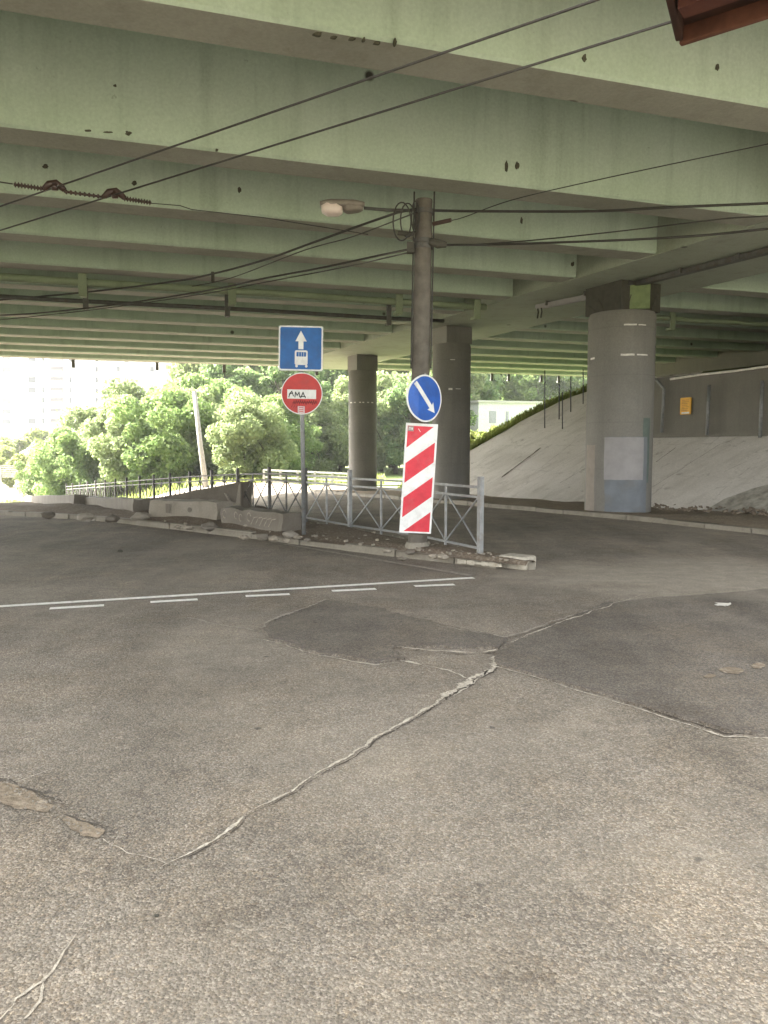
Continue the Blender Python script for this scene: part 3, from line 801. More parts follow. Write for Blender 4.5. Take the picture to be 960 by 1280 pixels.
# bright green bearing block and rusty bars on the big column
fd = V((-c1.x,-c1.y,0)).normalized(); sd = V((-fd.y, fd.x, 0))
if sd.x < 0: sd = -sd
mb = MB(); mb.box(V((c1.x,c1.y,zt1+.27))+fd*.60+sd*.27, (.31,.05,.26), sd, fd, V((0,0,1)))
mb.build('bearing_block', M['limegreen'], col1, bevel=.01)
for k,(s,l,dx) in enumerate(((-.66,.34,.1),(-.4,.30,-.12),(.12,.34,.06),(.27,.44,.2),(.62,.36,.12),(-.55,.2,-.2))):
    b_ = V((c1.x,c1.y,zt1-.02))+sd*s+fd*math.sqrt(max(.01,.66**2-s*s))
    mb = MB(); mb.tube([b_, b_+V((0,0,l*.5))+sd*dx*.3, b_+V((0,0,l))+sd*dx], .012, 6); mb.build('bent_bar', M['soot'], col1)

# ------------------------------------------------------------------ things hung under the bridge
def bracketed_pipe(name, label, perp, z, r, la, lb, bx, mat, bh0, bh1, bw, matb):
    root = empty(name, BN*perp+BD*la+V((0,0,z)), label, 'pipe')
    mb = MB(); N = 24; mb.tube([BN*perp+BD*(la+(lb-la)*k/N)+V((0,0,z+.01*math.sin(k*1.3))) for k in range(N+1)], r, 10)
    o = mb.build('pipe', mat, root, smooth_=True)
    for px in bx:
        d = ray(px, 400); d.z = 0; tt = perp/BN.dot(d); p = d*tt
        mb = MB(); mb.box(V((p.x,p.y,(bh0+bh1)/2))-BN*(r+.03), (bw/2,.025,(bh1-bh0)/2), BD, BN, V((0,0,1)))
        mb.box(V((p.x,p.y,bh0+.04)), (bw/2*.8,r+.05,.03), BD, BN, V((0,0,1)))
        mb.build('hanger', matb, root)
    return root
gp = g_all[4]+GW+.45
e_cap = BD.dot(cap_at(gp,0))
bracketed_pipe('utility_pipe','green painted pipe on hangers slung between the girders left of the pier cap', gp, HB-.09, .085, -30, e_cap-.1, (-70,105,290,497,594), M['green_pipe'], HB-.42, HB+.25, .17, M['green_pipe'])
bracketed_pipe('utility_pipe','green pipe on a hanger slung under the bridge to the right of the big column', gp, HB-.09, .07, BD.dot(cap_at(gp,CW))+.1, BD.dot(cap_at(gp,CW))+9, (838,990), M['green_pipe'], HB-.42, HB+.25, .15, M['green_pipe'])
bracketed_pipe('cable_duct','thin dark service duct slung on hangers beside the green pipe', gp+1.1, HB-.30, .05, -30, e_cap-.8, (108,284,485), M['galv_dark'], HB-.5, HB+.2, .12, M['galv_dark'])
fe = g_all[-1]+GW+.1
bracketed_pipe('gutter_pipe','thin pipe on hangers along the far edge of the bridge', fe, HB+.04, .03, -30, 24, (-20,90,195,279,395,548,615,636,677,699), M['galv_dark'], HB-.34, HB+.1, .13, M['galv_dark'])
# cable tray under the cap
a = P(672,384,HB-.10); b = P(735,371,HB-.10); c = P(985,309,HB-.10)
tray = empty('cable_tray', a, 'perforated white cable tray and dark conduit under the pier cap beside the big column', 'cable tray')
mb = MB(); d = (b-a).normalized(); pr = V((-d.y,d.x,0)); L = (b-a).length
for k in range(int(L/.16)): mb.box(a+d*(k*.16+.08)+V((0,0,.0)), (.055,.07,.008), d, pr, V((0,0,1)))
for s in (-1,1): mb.box((a+b)/2+pr*s*.075, (L/2,.006,.05), d, pr, V((0,0,1)))
mb.build('tray', M['palepaint'], tray)
mb = MB(); mb.bar(b+V((0,0,.02)), c+V((0,0,.02)), .16, .10); mb.build('conduit', M['galv_dark'], tray)
for k in range(5):
    mb = MB(); p = a+(c-a)*(k+.3)/5; mb.box(p+V((0,0,.05)), (.02,.1,.07), d, pr, V((0,0,1))); mb.build('clip', M['galv_dark'], tray)
mb = MB()
for off in (0,.12): p = a+d*off; mb.tube([p, p+V((0,0,-.12))+pr*.03, p+V((0,0,-.28))], .018, 6)
mb.build('loose_end', M['cable'], tray)

# ------------------------------------------------------------------ LAMP POLE with street lamp, arms
pb0 = G(521.5,686,.1); Yp = pb0.y
ptop = PD(530,250,Yp); ptop.z = min(ptop.z, HB-.03)
pole = empty('lamp_pole', pb0, 'tall dark round pole on the island with cable clamps at its top', 'pole')
mb = MB(); mb.tube([pb0-V((0,0,.3)), pb0+(ptop-pb0)*.5, ptop], [.135,.125,.115], 24)
o = mb.build('shaft', M['pole'], pole); smooth_by_angle(o)
pdir = (ptop-pb0).normalized()
def on_pole(z): return pb0+(ptop-pb0)*((z-pb0.z)/(ptop.z-pb0.z))
for z in (ptop.z-.16, ptop.z-.55, ptop.z-.62):
    mb = MB(); mb.tube([on_pole(z-.03), on_pole(z+.03)], .135, 24); mb.build('clamp', M['galv_dark'], pole)
mb = MB(); mb.tube([pb0-V((0,0,.05)), pb0+V((0,0,.10))], [.20,.155], 20); mb.build('footing', M['kerb'], pole)
# slack cable loops
for k,(dx,dz,rx,rz) in enumerate(((-.22,-.30,.10,.22),(-.12,-.26,.05,.20),(-.30,-.33,.12,.25))):
    mb = MB(); c_ = ptop+V((dx,-.12-.02*k,dz))
    mb.tube([c_+V((rx*math.cos(a_),.02*math.sin(2*a_),rz*math.sin(a_))) for a_ in [2*math.pi*i/22 for i in range(23)]], .010, 6, False)
    mb.build('cable_loop', M['cable'], pole)
for s in (-1,1):
    mb = MB(); mb.tube([on_pole(z)+V((s*.135,-.05,0)) for z in (2.6,3.3,4.0,4.6,4.95)], .012, 6); mb.build('riser_cable', M['cable'], pole)
mb = MB(); mb.box(on_pole(PD(520,311,Yp).z)+V((-.17,-.05,0)), (.05,.05,.07)); mb.build('junction_box', M['soot'], pole)
# street lamp
la_ = PD(516,263,Yp); lb_ = PD(452,260,Yp-.0)
lamp = empty('street_lamp', lb_, 'flat street lamp with a pinkish lens on a short arm at the pole top', 'street lamp')
mb = MB(); mb.tube([la_+V((-.02,0,0)), (la_+lb_)/2+V((0,0,-.01)), lb_+V((.03,0,.0))], .022, 8); mb.build('arm', M['galv_dark'], lamp, smooth_=True)
lc = PD(429,260,Yp); hl = .30
def hull(mb, x0, x1, w0, w1, h0, h1, zc, n=8):
    vs = []; fs = []; k = 16
    for i in range(n+1):
        f = i/n; x = x0+(x1-x0)*f; w = w0+(w1-w0)*f; h = h0+(h1-h0)*f
        e = min(1, 3*min(f+.08, 1.08-f)); 
        for j in range(k):
            a_ = 2*math.pi*j/k; ca, sa = math.cos(a_), math.sin(a_)
            vs.append((lc.x+x, lc.y+w*math.copysign(abs(ca)**.6,ca)*(e**.4), lc.z+zc+h*math.copysign(abs(sa)**.7,sa)*(e**.4)))
    for i in range(n):
        for j in range(k): fs.append((i*k+j,i*k+(j+1)%k,(i+1)*k+(j+1)%k,(i+1)*k+j))
    fs += [tuple(reversed(range(k))), tuple(n*k+j for j in range(k))]
    mb.add(vs, fs)
mb = MB(); hull(mb, -.31, .29, .15, .10, .055, .05, .045); o = mb.build('housing', M['lampbody'], lamp, smooth_=True)
mb = MB(); hull(mb, -.29, -.01, .135, .13, .08, .09, -.015); o = mb.build('lens', M['lamplens'], lamp, smooth_=True)
mb = MB(); hull(mb, 0.0, .27, .125, .07, .075, .05, .0); o = mb.build('ballast_cover', M['lampbody'], lamp, smooth_=True)
# tip the lamp so the lens shows towards the road
for ch in lamp.children: pass

# ------------------------------------------------------------------ cables
def cable(name, label, pts, r, cat='cable', group=None, mat='cable', n=8, sub=14):
    """catmull-rom through points"""
    pp = [pts[0]]+pts+[pts[-1]]; out = []
    for i in range(1, len(pp)-2):
        a, b, c, d = pp[i-1], pp[i], pp[i+1], pp[i+2]
        for k in range(sub):
            t_ = k/sub
            out.append(.5*((2*b)+(-a+c)*t_+(2*a-5*b+4*c-d)*t_*t_+(-a+3*b-3*c+d)*t_**3))
    out.append(pts[-1])
    mb = MB(); mb.tube(out, r, n); o = mb.build(name, M[mat], smooth_=True)
    return tag(o, label, cat, group)
ZW = 4.5
wa0, wa1 = P(745,0,ZW), P(0,258,ZW); wd = (wa1-wa0).normalized()
wb0, wb1 = P(840,27,ZW), P(0,288,ZW); wd2 = (wb1-wb0).normalized()
cable('contact_wire','upper of the two long trolley wires crossing below the girders',[wa0-wd*4, wa0, (wa0+wa1)/2, wa1, wa1+wd*14], .010, 'wire','trolley wires under the bridge')
cable('contact_wire','lower of the two long trolley wires, running behind the rusty canopy corner',[wb0-wd2*4, wb0, (wb0+wb1)/2, wb1, wb1+wd2*14], .010, 'wire','trolley wires under the bridge')
# span wire with insulators and hangers
Ys = P(105,240,ZW+.05).y
A1 = P(68,234,ZW); A2 = P(143,244.5,ZW)
sdv = (A2-A1).normalized()
zs = ZW+.11
def spx(px, py): 
    # point on the vertical plane through A1,A2
    r = ray(px,py); n_ = V((-sdv.y,sdv.x,0)); t_ = (A1.dot(n_))/(r.dot(n_)); return V((r.x*t_, r.y*t_, CAM_H+r.z*t_))
span = empty('span_wire', spx(105,240), 'span wire with ribbed brown insulators and two trolley wire hangers', 'span wire')
mb = MB(); mb.tube([spx(-60,222), spx(0,227.5), spx(16,230)], .008, 6); mb.build('wire', M['cable'], span); mb = MB(); mb.tube([spx(188,254), spx(225,257), spx(240,262), spx(330,272), spx(460,293)], .006, 6)
mb.build('wire', M['cable'], span)
def insulator(x0,y0,x1,y1,n,r):
    a = spx(x0,y0); b = spx(x1,y1); d = (b-a); L = d.length; d.normalize()
    mb = MB(); mb.tube([a,b], r*.45, 8)
    for k in range(n):
        p = a+d*L*(k+.5)/n; w = L/n*.26; mb.tube([p-d*w, p, p+d*w], [r*.6, r, r*.6], 10)
    mb.build('insulator', M['insul'], span, smooth_=True)
insulator(17,230.5,57,236.5,10,.036); insulator(80,239.5,131,246.5,9,.03); insulator(154,248,189,253.5,10,.036)
for (x,y) in ((68,235),(143,245)):
    mb = MB(); a = spx(x-13,y+1); b = spx(x-7,y-5); c = spx(x+2,y-6); d = spx(x+9,y-1); e = spx(x+13,y+3)
    mb.tube([a,b,c,d,e], [.03,.04,.045,.04,.03], 8); mb.tube([spx(x,y-5), spx(x+1,y+3)], [.05,.035], 8)
    mb.build('wire_hanger', M['insul'], span, smooth_=True)
# cables from the pole
t_ = ptop
cable('power_cable','thick twin cable from the pole top down to the left, upper run',[PD(519,262,Yp-.1), P(490,268,5.06), P(400,300,5.0), P(330,325,5.0), P(267,342,5.0), P(215,352,4.98), P(100,366,4.98), P(-60,380,5.0)], .020,'cable')
cable('power_cable','thin slack cable hanging just under the upper left cable run',[PD(519,266,Yp-.1), P(440,296,4.95), P(380,313,4.93), P(290,347,4.9), P(240,358,4.9)], .010,'cable')
cable('power_cable','thick cable from the pole junction box to the left, lower run',[PD(516,311,Yp-.1), P(480,318,4.66), P(400,335,4.66), P(330,348,4.68), P(260,363,4.7), P(150,380,4.7), P(40,392,4.72), P(-60,396,4.75)], .018,'cable')
cable('power_cable','thin cable sagging below the lower left cable run',[PD(514,315,Yp-.1), P(430,334,4.62), P(330,353,4.62), P(250,368,4.63), P(110,388,4.65), P(-40,404,4.65)], .010,'cable')
cable('power_cable','thick cable from the pole top to the right, topmost of the right runs',[PD(535,263,Yp-.05), P(600,264,5.06), P(740,264,5.02), P(840,259,5.0), P(960,254,5.02), P(1100,246,5.05)], .019,'cable')
cable('power_cable','thick cable from the pole to the right with a splice beside the pole',[PD(537,306,Yp-.05), P(600,306,4.72), P(700,303,4.7), P(800,299,4.7), P(880,294,4.7), P(960,286,4.72), P(1100,272,4.75)], .018,'cable')
cable('power_cable','thin cable rising to the right just above the spliced cable',[PD(537,308,Yp-.05), P(620,304,4.78), P(700,297,4.78), P(800,286,4.8), P(900,274,4.8), P(960,270,4.82), P(1080,262,4.85)], .010,'cable')
cable('guy_wire','faint thin wire rising from the pole to the upper right',[PD(538,279,Yp-.05), P(575,273,5.0), P(640,250,5.0), P(760,222,5.0), P(960,180,5.0), P(1060,160,5.0)], .007,'wire')
mb = MB(); mb.tube([PD(541,280,Yp-.1), PD(564,275,Yp-.2)], [.03,.028], 8); mb.build('strain_insulator', M['insul'], pole)
mb = MB(); mb.tube([PD(537,302,Yp-.1), PD(548,305,Yp-.1), PD(558,306,Yp-.1)], [.05,.06,.035], 10); mb.build('dead_end_clamp', M['soot'], pole)
mb = MB(); mb.tube([PD(497,291,Yp-.1), PD(518,293,Yp-.1)], [.03,.03], 8); mb.build('hook_arm', M['soot'], pole)
cs = P(266,343,5.0)
mb = MB(); mb.box(cs+V((0,0,-.05)), (.03,.03,.10)); tag(mb.build('cable_clamp', M['soot'], bevel=.006), 'small dark clamp joining the left cable runs below the girders', 'clamp')

# ------------------------------------------------------------------ SIGNS on the thin post
sb = G(380,670,.1); Ysg = sb.y
st_top = PD(376.5,410,Ysg)
spost = empty('sign_post', sb, 'thin grey metal post standing on the island under the bus lane and no entry signs', 'post')
mb = MB(); mb.tube([sb-V((0,0,.2)), sb+(st_top-sb)*.5, st_top], .034, 14); mb.build('pole', M['galv'], spost, smooth_=True)
def frame_px(px, py, Y, yaw=0, roll=0, pitch=0):
    o_ = PD(px, py, Y); u = V((math.cos(yaw), math.sin(yaw), 0)); n_ = V((math.sin(yaw), -math.cos(yaw), 0)); v = V((0,0,1))
    Rr = Matrix.Rotation(roll, 3, n_); Rp = Matrix.Rotation(pitch, 3, u)
    u, v = Rr @ u, Rr @ v; v, n_ = Rp @ v, Rp @ n_
    return (o_, u, v, n_)
def sc2(poly, k): return [(x*k, y*k) for x, y in poly]
fr = frame_px(376, 435.5, Ysg-.06, 0, R(-1.2))
S = 27.2/960*Ysg
bus = empty('bus_lane_sign', fr[0], 'square blue bus lane sign with white arrow and bus, on top of the thin post', 'sign')
mb = MB(); mb.prism(rrect(-S,-S,S,S,S*.1), fr, 0, .006); mb.build('plate', M['white'], bus)
mb = MB(); mb.prism(rrect(-S*.93,-S*.93,S*.93,S*.93,S*.07), fr, .0061, .0075); mb.build('blue_field', M['blue'], bus)
ar = [(.0,.785),(-.245,.31),(-.105,.31),(-.105,-.04),(.12,-.04),(.12,.31),(.265,.31)]
mb = MB(); mb.prism(sc2(ar,S), fr, .0076, .009); mb.build('arrow', M['white'], bus)
mb = MB(); mb.prism(sc2(rrect(-.265,-.74,.315,-.09,.07),S), fr, .0076, .009)
for x_ in (-.18,.26): mb.prism(sc2(circ(x_,-.79,.06,16),S), fr, .0076, .009)
mb.build('bus_symbol', M['white'], bus)
mb = MB(); mb.prism(sc2(rrect(-.19,-.365,.245,-.165,.03),S), fr, .0091, .0105)
mb.build('bus_window', M['blue'], bus)
mb = MB()
for x_ in (-.08,.03,.14): mb.prism(sc2([(x_-.008,-.36),(x_+.008,-.36),(x_+.008,-.17),(x_-.008,-.17)],S), fr, .0106, .0112)
mb.build('window_bars', M['white'], bus)['kind'] = 'stuff'
for y_ in (-.09,.09):
    mb = MB(); mb.box(fr[0]+V((0,.035,y_*2.2)), (.07,.03,.02)); mb.build('bracket', M['galv'], bus)

fr = frame_px(377.3, 492, Ysg-.06, 0, R(-1))
S = 25.6/960*Ysg
ne = empty('no_entry_sign', fr[0], 'round red no entry sign with scrawled white bar, below the bus lane sign', 'sign')
mb = MB(); mb.prism(circ(0,0,S,56), fr, 0, .006); mb.build('plate', M['white'], ne)
mb = MB(); mb.prism(circ(0,0,S*.955,56), fr, .0061, .0075); mb.build('red_field', M['red'], ne)
mb = MB(); mb.prism(sc2([(-.70,-.25),(.69,-.25),(.69,.19),(-.70,.19)],S), fr, .0076, .009); mb.build('white_bar', M['white'], ne)
mb = MB(); k = .0091; W = .045*S
def stroke(pts, w=W): mb.ribbon(sc2(pts,S), w, fr, k, k+.0012)
stroke([(-.62,-.17),(-.57,.0),(-.48,.10),(-.40,-.12)]); stroke([(-.60,-.04),(-.44,.02)])          # A
stroke([(-.33,-.17),(-.30,.06),(-.22,-.09),(-.13,.06),(-.10,-.16)])                                  # M
stroke([(-.02,-.15),(.06,.06),(.14,-.14)]); stroke([(-.05,-.14),(.17,-.14)]); stroke([(-.05,-.14),(-.05,-.2)]); stroke([(.17,-.14),(.17,-.2)])   # Д
mb.build('scrawl', M['ink'], ne)['kind'] = 'stuff'
mb = MB(); k = .0077
x_ = -.42
for j in range(11):
    stroke([(x_, -.52+.03*(j%3)), (x_+.05, -.34+.02*(j%2)), (x_+.09,-.50+.02*(j%4))], .028*S); x_ += .105
stroke([(-.45,-.44),(-.2,-.40),(.2,-.44),(.72,-.38)], .02*S)
for j in range(5): stroke([(-.5+.12*j,-.66),(-.45+.12*j,-.58)], .022*S)
mb.build('dark_scrawl', M['rust_ink'], ne)['kind'] = 'stuff'
mb = MB(); mb.prism(sc2([(-.19,-.94),(.15,-.95),(.15,-.61),(-.19,-.60)],S), fr, .0077, .009); mb.build('sticker', M['sticker'], ne)
mb = MB(); 
for j in range(3): mb.prism(sc2([(-.12,-.86+.09*j),(.08,-.87+.09*j),(.08,-.84+.09*j),(-.12,-.83+.09*j)],S), fr, .0091, .0098)
mb.build('sticker_lines', M['red'], ne)['kind'] = 'stuff'
mb = MB(); mb.box(fr[0]+V((0,.035,0)), (.06,.03,.02)); mb.build('bracket', M['galv'], ne)

# ------------------------------------------------------------------ ARROW SIGN and STRIPED PANEL on the lamp pole
yaw = R(43)
fr = frame_px(531.5, 498, Yp-.28, yaw, 0)
S = 29.2/960*(Yp-.28)
arw = empty('arrow_sign', fr[0], 'round blue sign with a white arrow pointing down right, bent, on the lamp pole', 'sign')
def bend(x, n): return n + (-.10*(x+.45*S) if x < -.45*S else 0)*-1*-1
def bent_disc(mb, r, n0, n1):
    # disc cut in vertical slices so that the left part can be folded back
    xs = [-r*math.cos(math.pi*i/36) for i in range(37)]; vs = []; fs = []
    o_, u, v, nn = fr
    for x in xs:
        y = math.sqrt(max(0, r*r-x*x)); b = -.22*max(0, -.42*S-x)
        for yy in (y, -y):
            for q in (n0, n1): vs.append(o_+u*x+v*yy+nn*(q+b))
    for i in range(36):
        a = 4*i; b_ = a+4
        fs += [(a+1,a+3,b_+3,b_+1),(a,b_,b_+2,a+2),(a,a+1,b_+1,b_),(a+2,b_+2,b_+3,a+3)]
    mb.add(vs, fs)
mb = MB(); bent_disc(mb, S, 0, .006); mb.build('plate', M['white'], arw)
mb = MB(); bent_disc(mb, S*.93, .0055, .0078); mb.build('blue_field', M['blue2'], arw)
ad = V((.68,-.73)); ad.normalize(); an = V((-ad.y, ad.x)); tipv = V((.56,-.60)); tail = V((-.40,.50))
def A2(l, w): q_ = tipv - ad*l; return ((q_+an*w).x, (q_+an*w).y)
LL = (tipv-tail).length
arp = [(tipv.x,tipv.y), A2(.40,.24), A2(.36,.10), A2(LL,.10), A2(LL,-.10), A2(.36,-.10), A2(.40,-.24)]
mb = MB(); mb.prism(sc2(arp,S), fr, .008, .0095); mb.build('arrow', M['white'], arw)
mb = MB(); mb.prism(sc2([A2(LL-.01,.10),A2(LL+.24,.09),A2(LL+.24,-.09),A2(LL-.01,-.10)],S), (fr[0],fr[1],fr[2],fr[3]), -.02, .0088); mb.build('arrow_tail', M['white'], arw)
mb = MB(); mb.tube([fr[0]+V((.0,.02,-.28)), fr[0]+V((0,.02,.34))], .014, 8); mb.bar(fr[0]+V((0,.01,.1)), on_pole(fr[0].z+.1), .03, .03); mb.build('bracket', M['galv'], arw)

Ypl = Yp-.19
cTL, cTR, cBR, cBL = PD(509,529,Ypl), PD(547.5,530.5,Ypl+.03), PD(540,668,Ypl+.02), PD(499,665.5,Ypl-.01)
o_ = cBL; u = (cBR-cBL+cTR-cTL)/2; v = (cTL-cBL+cTR-cBR)/2; Wd, Hd = u.length, v.length; u.normalize(); v = (v - u*v.dot(u)*.0).normalized(); nn = u.cross(v).normalized()
if nn.y > 0: nn = -nn
fr = (o_, u, v, nn)
stp = empty('chevron_board', (cTL+cBR)/2, 'tall leaning board with red and white slanted stripes on the lamp pole', 'sign')
def uv(l): return [(x*Wd, (1-y)*Hd) for x, y in l]
mb = MB(); mb.prism(uv([(0,1),(1,1),(1,0),(0,0)]), fr, 0, .008); mb.build('plate', M['white'], stp, bevel=.002)
for poly in ([(.06,.025),(.06,.225),(.87,.025)], [(.06,.365),(.06,.545),(.94,.345),(.94,.165)], [(.06,.68),(.06,.86),(.94,.66),(.94,.48)], [(.13,.985),(.94,.985),(.94,.80)]):
    mb = MB(); mb.prism(uv(poly), fr, .0081, .0095); mb.build('red_stripe', M['red2'], stp)
mb = MB(); mb.prism(uv([(.07,.028),(.07,.075),(.25,.075),(.25,.028)]), fr, .0096, .0106); mb.build('sticker', M['dullsticker'], stp)
mb = MB()
mb.ribbon(uv([(.10,.062),(.11,.040),(.15,.042),(.13,.062)]), .006, fr, .0107, .0112); mb.ribbon(uv([(.17,.062),(.19,.040),(.21,.062),(.22,.042)]), .006, fr, .0107, .0112)
mb.ribbon(uv([(.40,.05),(.46,.075)]), .006, fr, .0096, .0104); mb.ribbon(uv([(.86,.06),(.93,.055)]), .012, fr, .0096, .0104)
mb.build('scuff', M['white'], stp)['kind'] = 'stuff'
for y_ in (.15,.8):
    q_ = o_+u*Wd*.5+v*Hd*(1-y_); mb = MB(); mb.bar(q_-nn*.004, on_pole(q_.z), .05, .03); mb.build('bracket', M['galv_dark'], stp)

# ------------------------------------------------------------------ PEDESTRIAN FENCE
fence = empty('pedestrian_fence', F0, 'long grey metal fence with crossed bars running along the island edge', 'fence')
NP = 18
def fpos(k): 
    p = F0+FD*FSTEP*k - FN*.10*smooth(3,8,k)*k*.12 + FN*(.16 if k == 1 else 0)
    p.z = zt(p.x,p.y)+.10; return p
for k in range(NP+1):
    a = fpos(k); thick = k % 1 == 0
    lean = V((.02*math.sin(k*2.1), .02*math.cos(k*1.7), 0))
    mb = MB(); top = a+V((0,0,1.04))+lean*(0 if k == 0 else 1)
    mb.box((a+top)/2-V((0,0,.05)), (.036,.03,.57), FD, FN, V((0,0,1)))
    mb.build('post', M['galv'] if k < 3 else M['galv_dark'], fence, bevel=.004)  # from the fourth post on, shade is put into a darker steel colour
    if k == NP: break
    b = fpos(k+1); m_ = (a+b)/2; d = (b-a).normalized()
    rows = (.90,.77,.10)
    for zr in rows:
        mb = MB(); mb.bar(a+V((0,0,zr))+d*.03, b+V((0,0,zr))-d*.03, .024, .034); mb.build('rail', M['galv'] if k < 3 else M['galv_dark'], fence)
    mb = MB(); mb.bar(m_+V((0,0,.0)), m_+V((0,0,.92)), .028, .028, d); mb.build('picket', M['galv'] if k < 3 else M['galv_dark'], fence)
    for (s, e) in ((a+d*.03, m_-d*.015), (m_+d*.015, b-d*.03)):
        for (z0, z1, off) in ((.10,.77,.012), (.77,.10,-.012)):
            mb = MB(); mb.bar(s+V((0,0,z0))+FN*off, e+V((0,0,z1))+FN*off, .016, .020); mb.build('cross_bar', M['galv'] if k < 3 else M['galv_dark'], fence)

# ------------------------------------------------------------------ concrete blocks, slab, rubble on the island
def rough_block(name, label, p0, p1, h, w, mat, seed, cat='concrete block', taper=0, lift=0):
    import bmesh
    d = (p1-p0); L = d.length; d.normalize(); pr = V((-d.y,d.x,0)); 
    if pr.y < 0: pr = -pr
    bm = bmesh.new(); bmesh.ops.create_cube(bm, size=1)
    bmesh.ops.subdivide_edges(bm, edges=bm.edges[:], cuts=7, use_grid_fill=True)
    for vv in bm.verts:
        x, y, z = vv.co.x+.5, vv.co.y+.5, vv.co.z+.5
        hh = h*(1-taper*(1-x))
        p = p0 + d*(L*x) + pr*(w*y) + V((0,0,hh*z+lift))
        e = sum(1 for c_ in (x,y,z) if c_ < .01 or c_ > .99)
        am = .012 + (.028 if e >= 2 else 0)
        p += V((mnoise.noise(p*5+V((seed,0,0))), mnoise.noise(p*5+V((0,seed,3))), mnoise.noise(p*5+V((7,0,seed))))) * am
        vv.co = p
    me = bpy.data.meshes.new(name); bm.to_mesh(me); bm.free(); me.materials.append(mat)
    o = bpy.data.objects.new(name, me); COL.objects.link(o); smooth_by_angle(o, 35)
    o.data.update()
    return tag(o, label, cat), (p0, d, pr, L, h)
def onb(px, py): return G(px, py, .12)
b1, i1 = rough_block('concrete_block', 'pale square concrete block lying under the tilted slab', onb(187,647), onb(272,652), .36, .45, M['paleblock'], 1)
b2, i2 = rough_block('concrete_block', 'dark concrete block with white scrawls, just left of the sign post', onb(276,655), onb(352,666), .31, .40, M['block'], 2)
b0, i0 = rough_block('concrete_block', 'long dark concrete block farthest left on the island', onb(94,636), onb(168,644), .34, .4, M['block'], 3)
b4, i4 = rough_block('concrete_block', 'last concrete block of the row, beyond the long dark block at the left end', onb(31,632), onb(92,637), .38, .4, M['block'], 4)
b5, i5 = rough_block('broken_slab', 'broken concrete slab tilted across the pale block', onb(190,640)+V((0,.15,.10)), onb(300,642)+V((0,.15,.02)), .66, .42, M['block'], 6, 'slab', .72, .02)
p0,d,pr,L,h = i5
frb = (p0 + d*L - pr*.05, d, V((0,0,1)), -pr)
mb = MB(); mb.prism([(-.42,.42),(-.36,.40),(-.25,.24),(-.10,.20),(-.02,.60),(.03,.66),(.02,.08),(-.22,.10)], frb, -.03, .012)
mb.build('pale_break', M['paleblock'], b5)
# scrawl on the dark block front
p0,d,pr,L,h = i2
frb = (p0 - pr*.03, d, V((0,0,1)), -pr)
mb = MB()
for (cx, cy, rr_) in ((.10,.20,.06),(.30,.20,.05),(.38,.17,.05),(.52,.20,.06)):
    mb.ribbon([(cx*L+rr_*math.cos(a_), cy+rr_*1.2*math.sin(a_)) for a_ in [R(20+30*i) for i in range(10)]], .018, frb, 0, .004)
for j in range(5): mb.ribbon([(L*(.55+.07*j), .08), (L*(.60+.07*j), .2), (L*(.66+.07*j), .22)], .016, frb, 0, .004)
mb.build('scrawl', M['old_paint'], b2)['kind'] = 'stuff'
p0,d,pr,L,h = i1
frb = (p0 - pr*.03, d, V((0,0,1)), -pr)
mb = MB(); mb.prism(sc2(circ(.62*L,.20,.05,14),1), frb, 0, .004); mb.prism([(.27*L,.12),(.33*L,.12),(.33*L,.3),(.27*L,.3)], frb, 0, .004); mb.build('dark_stain', M['block'], b1)
def chunk(name, px, py, size, mat, seed):
    import bmesh
    bm = bmesh.new(); bmesh.ops.create_icosphere(bm, subdivisions=2, radius=1)
    c_ = G(px,py,.09)
    for vv in bm.verts:
        k_ = 1+.45*mnoise.noise(vv.co*1.3+V((seed*3.1,0,0)))
        vv.co = V((vv.co.x*size*1.3*k_, vv.co.y*size*k_, vv.co.z*size*.65*k_))+c_+V((0,0,size*.35))
    me = bpy.data.meshes.new(name); bm.to_mesh(me); bm.free(); me.materials.append(mat)
    o = bpy.data.objects.new(name, me); COL.objects.link(o); return o
for i,(px,py,s_) in enumerate(((330,674,.09),(342,675,.07),(372,673,.05),(384,676,.05),(305,673,.06),(484,690,.05),(513,692,.055),(541,697,.05),(552,698,.06),(503,700,.045),(357,677,.05),(452,681,.04),(583,693,.04),(235,661,.07),(222,660,.05))):
    tag(chunk('rubble_lump', px, py, s_, M['rubble'] if i % 3 else M['block'], i), 'pale lump of rubble on the dirt of the traffic island', 'rubble', 'rubble lumps on the island')
for i,(px,py,s_) in enumerate(((290,646,.17),(316,661,.13),(262,661,.12),(176,650,.16),(140,651,.11),(108,649,.13),(322,641,.18),(362,671,.10),(60,646,.12))):
    tag(chunk('broken_concrete', px, py, s_, M['paleblock'] if i % 2 else M['block'], 60+i), 'jagged lump of broken concrete lying around the concrete blocks', 'rubble', 'broken concrete around the blocks')
mb = MB(); rr = random.Random(3)
for k in range(170):
    u_ = rr.uniform(.2,16)*rr.random()+.3; p = near_edge(u_)+ (B0+FD*u_*.94-near_edge(u_))*rr.uniform(.02,.9); s_ = rr.uniform(.006,.022)
    a_ = rr.random()*6; mb.box(V((p.x,p.y,zt(p.x,p.y)+.12+.02*rr.random())), (s_*1.4,s_,s_*.8), V((math.cos(a_),math.sin(a_),.2)).normalized(), V((-math.sin(a_),math.cos(a_),0)), V((-.2*math.cos(a_),-.2*math.sin(a_),1)).normalized())
mb.build('gravel', M['rubble'])['kind'] = 'stuff'
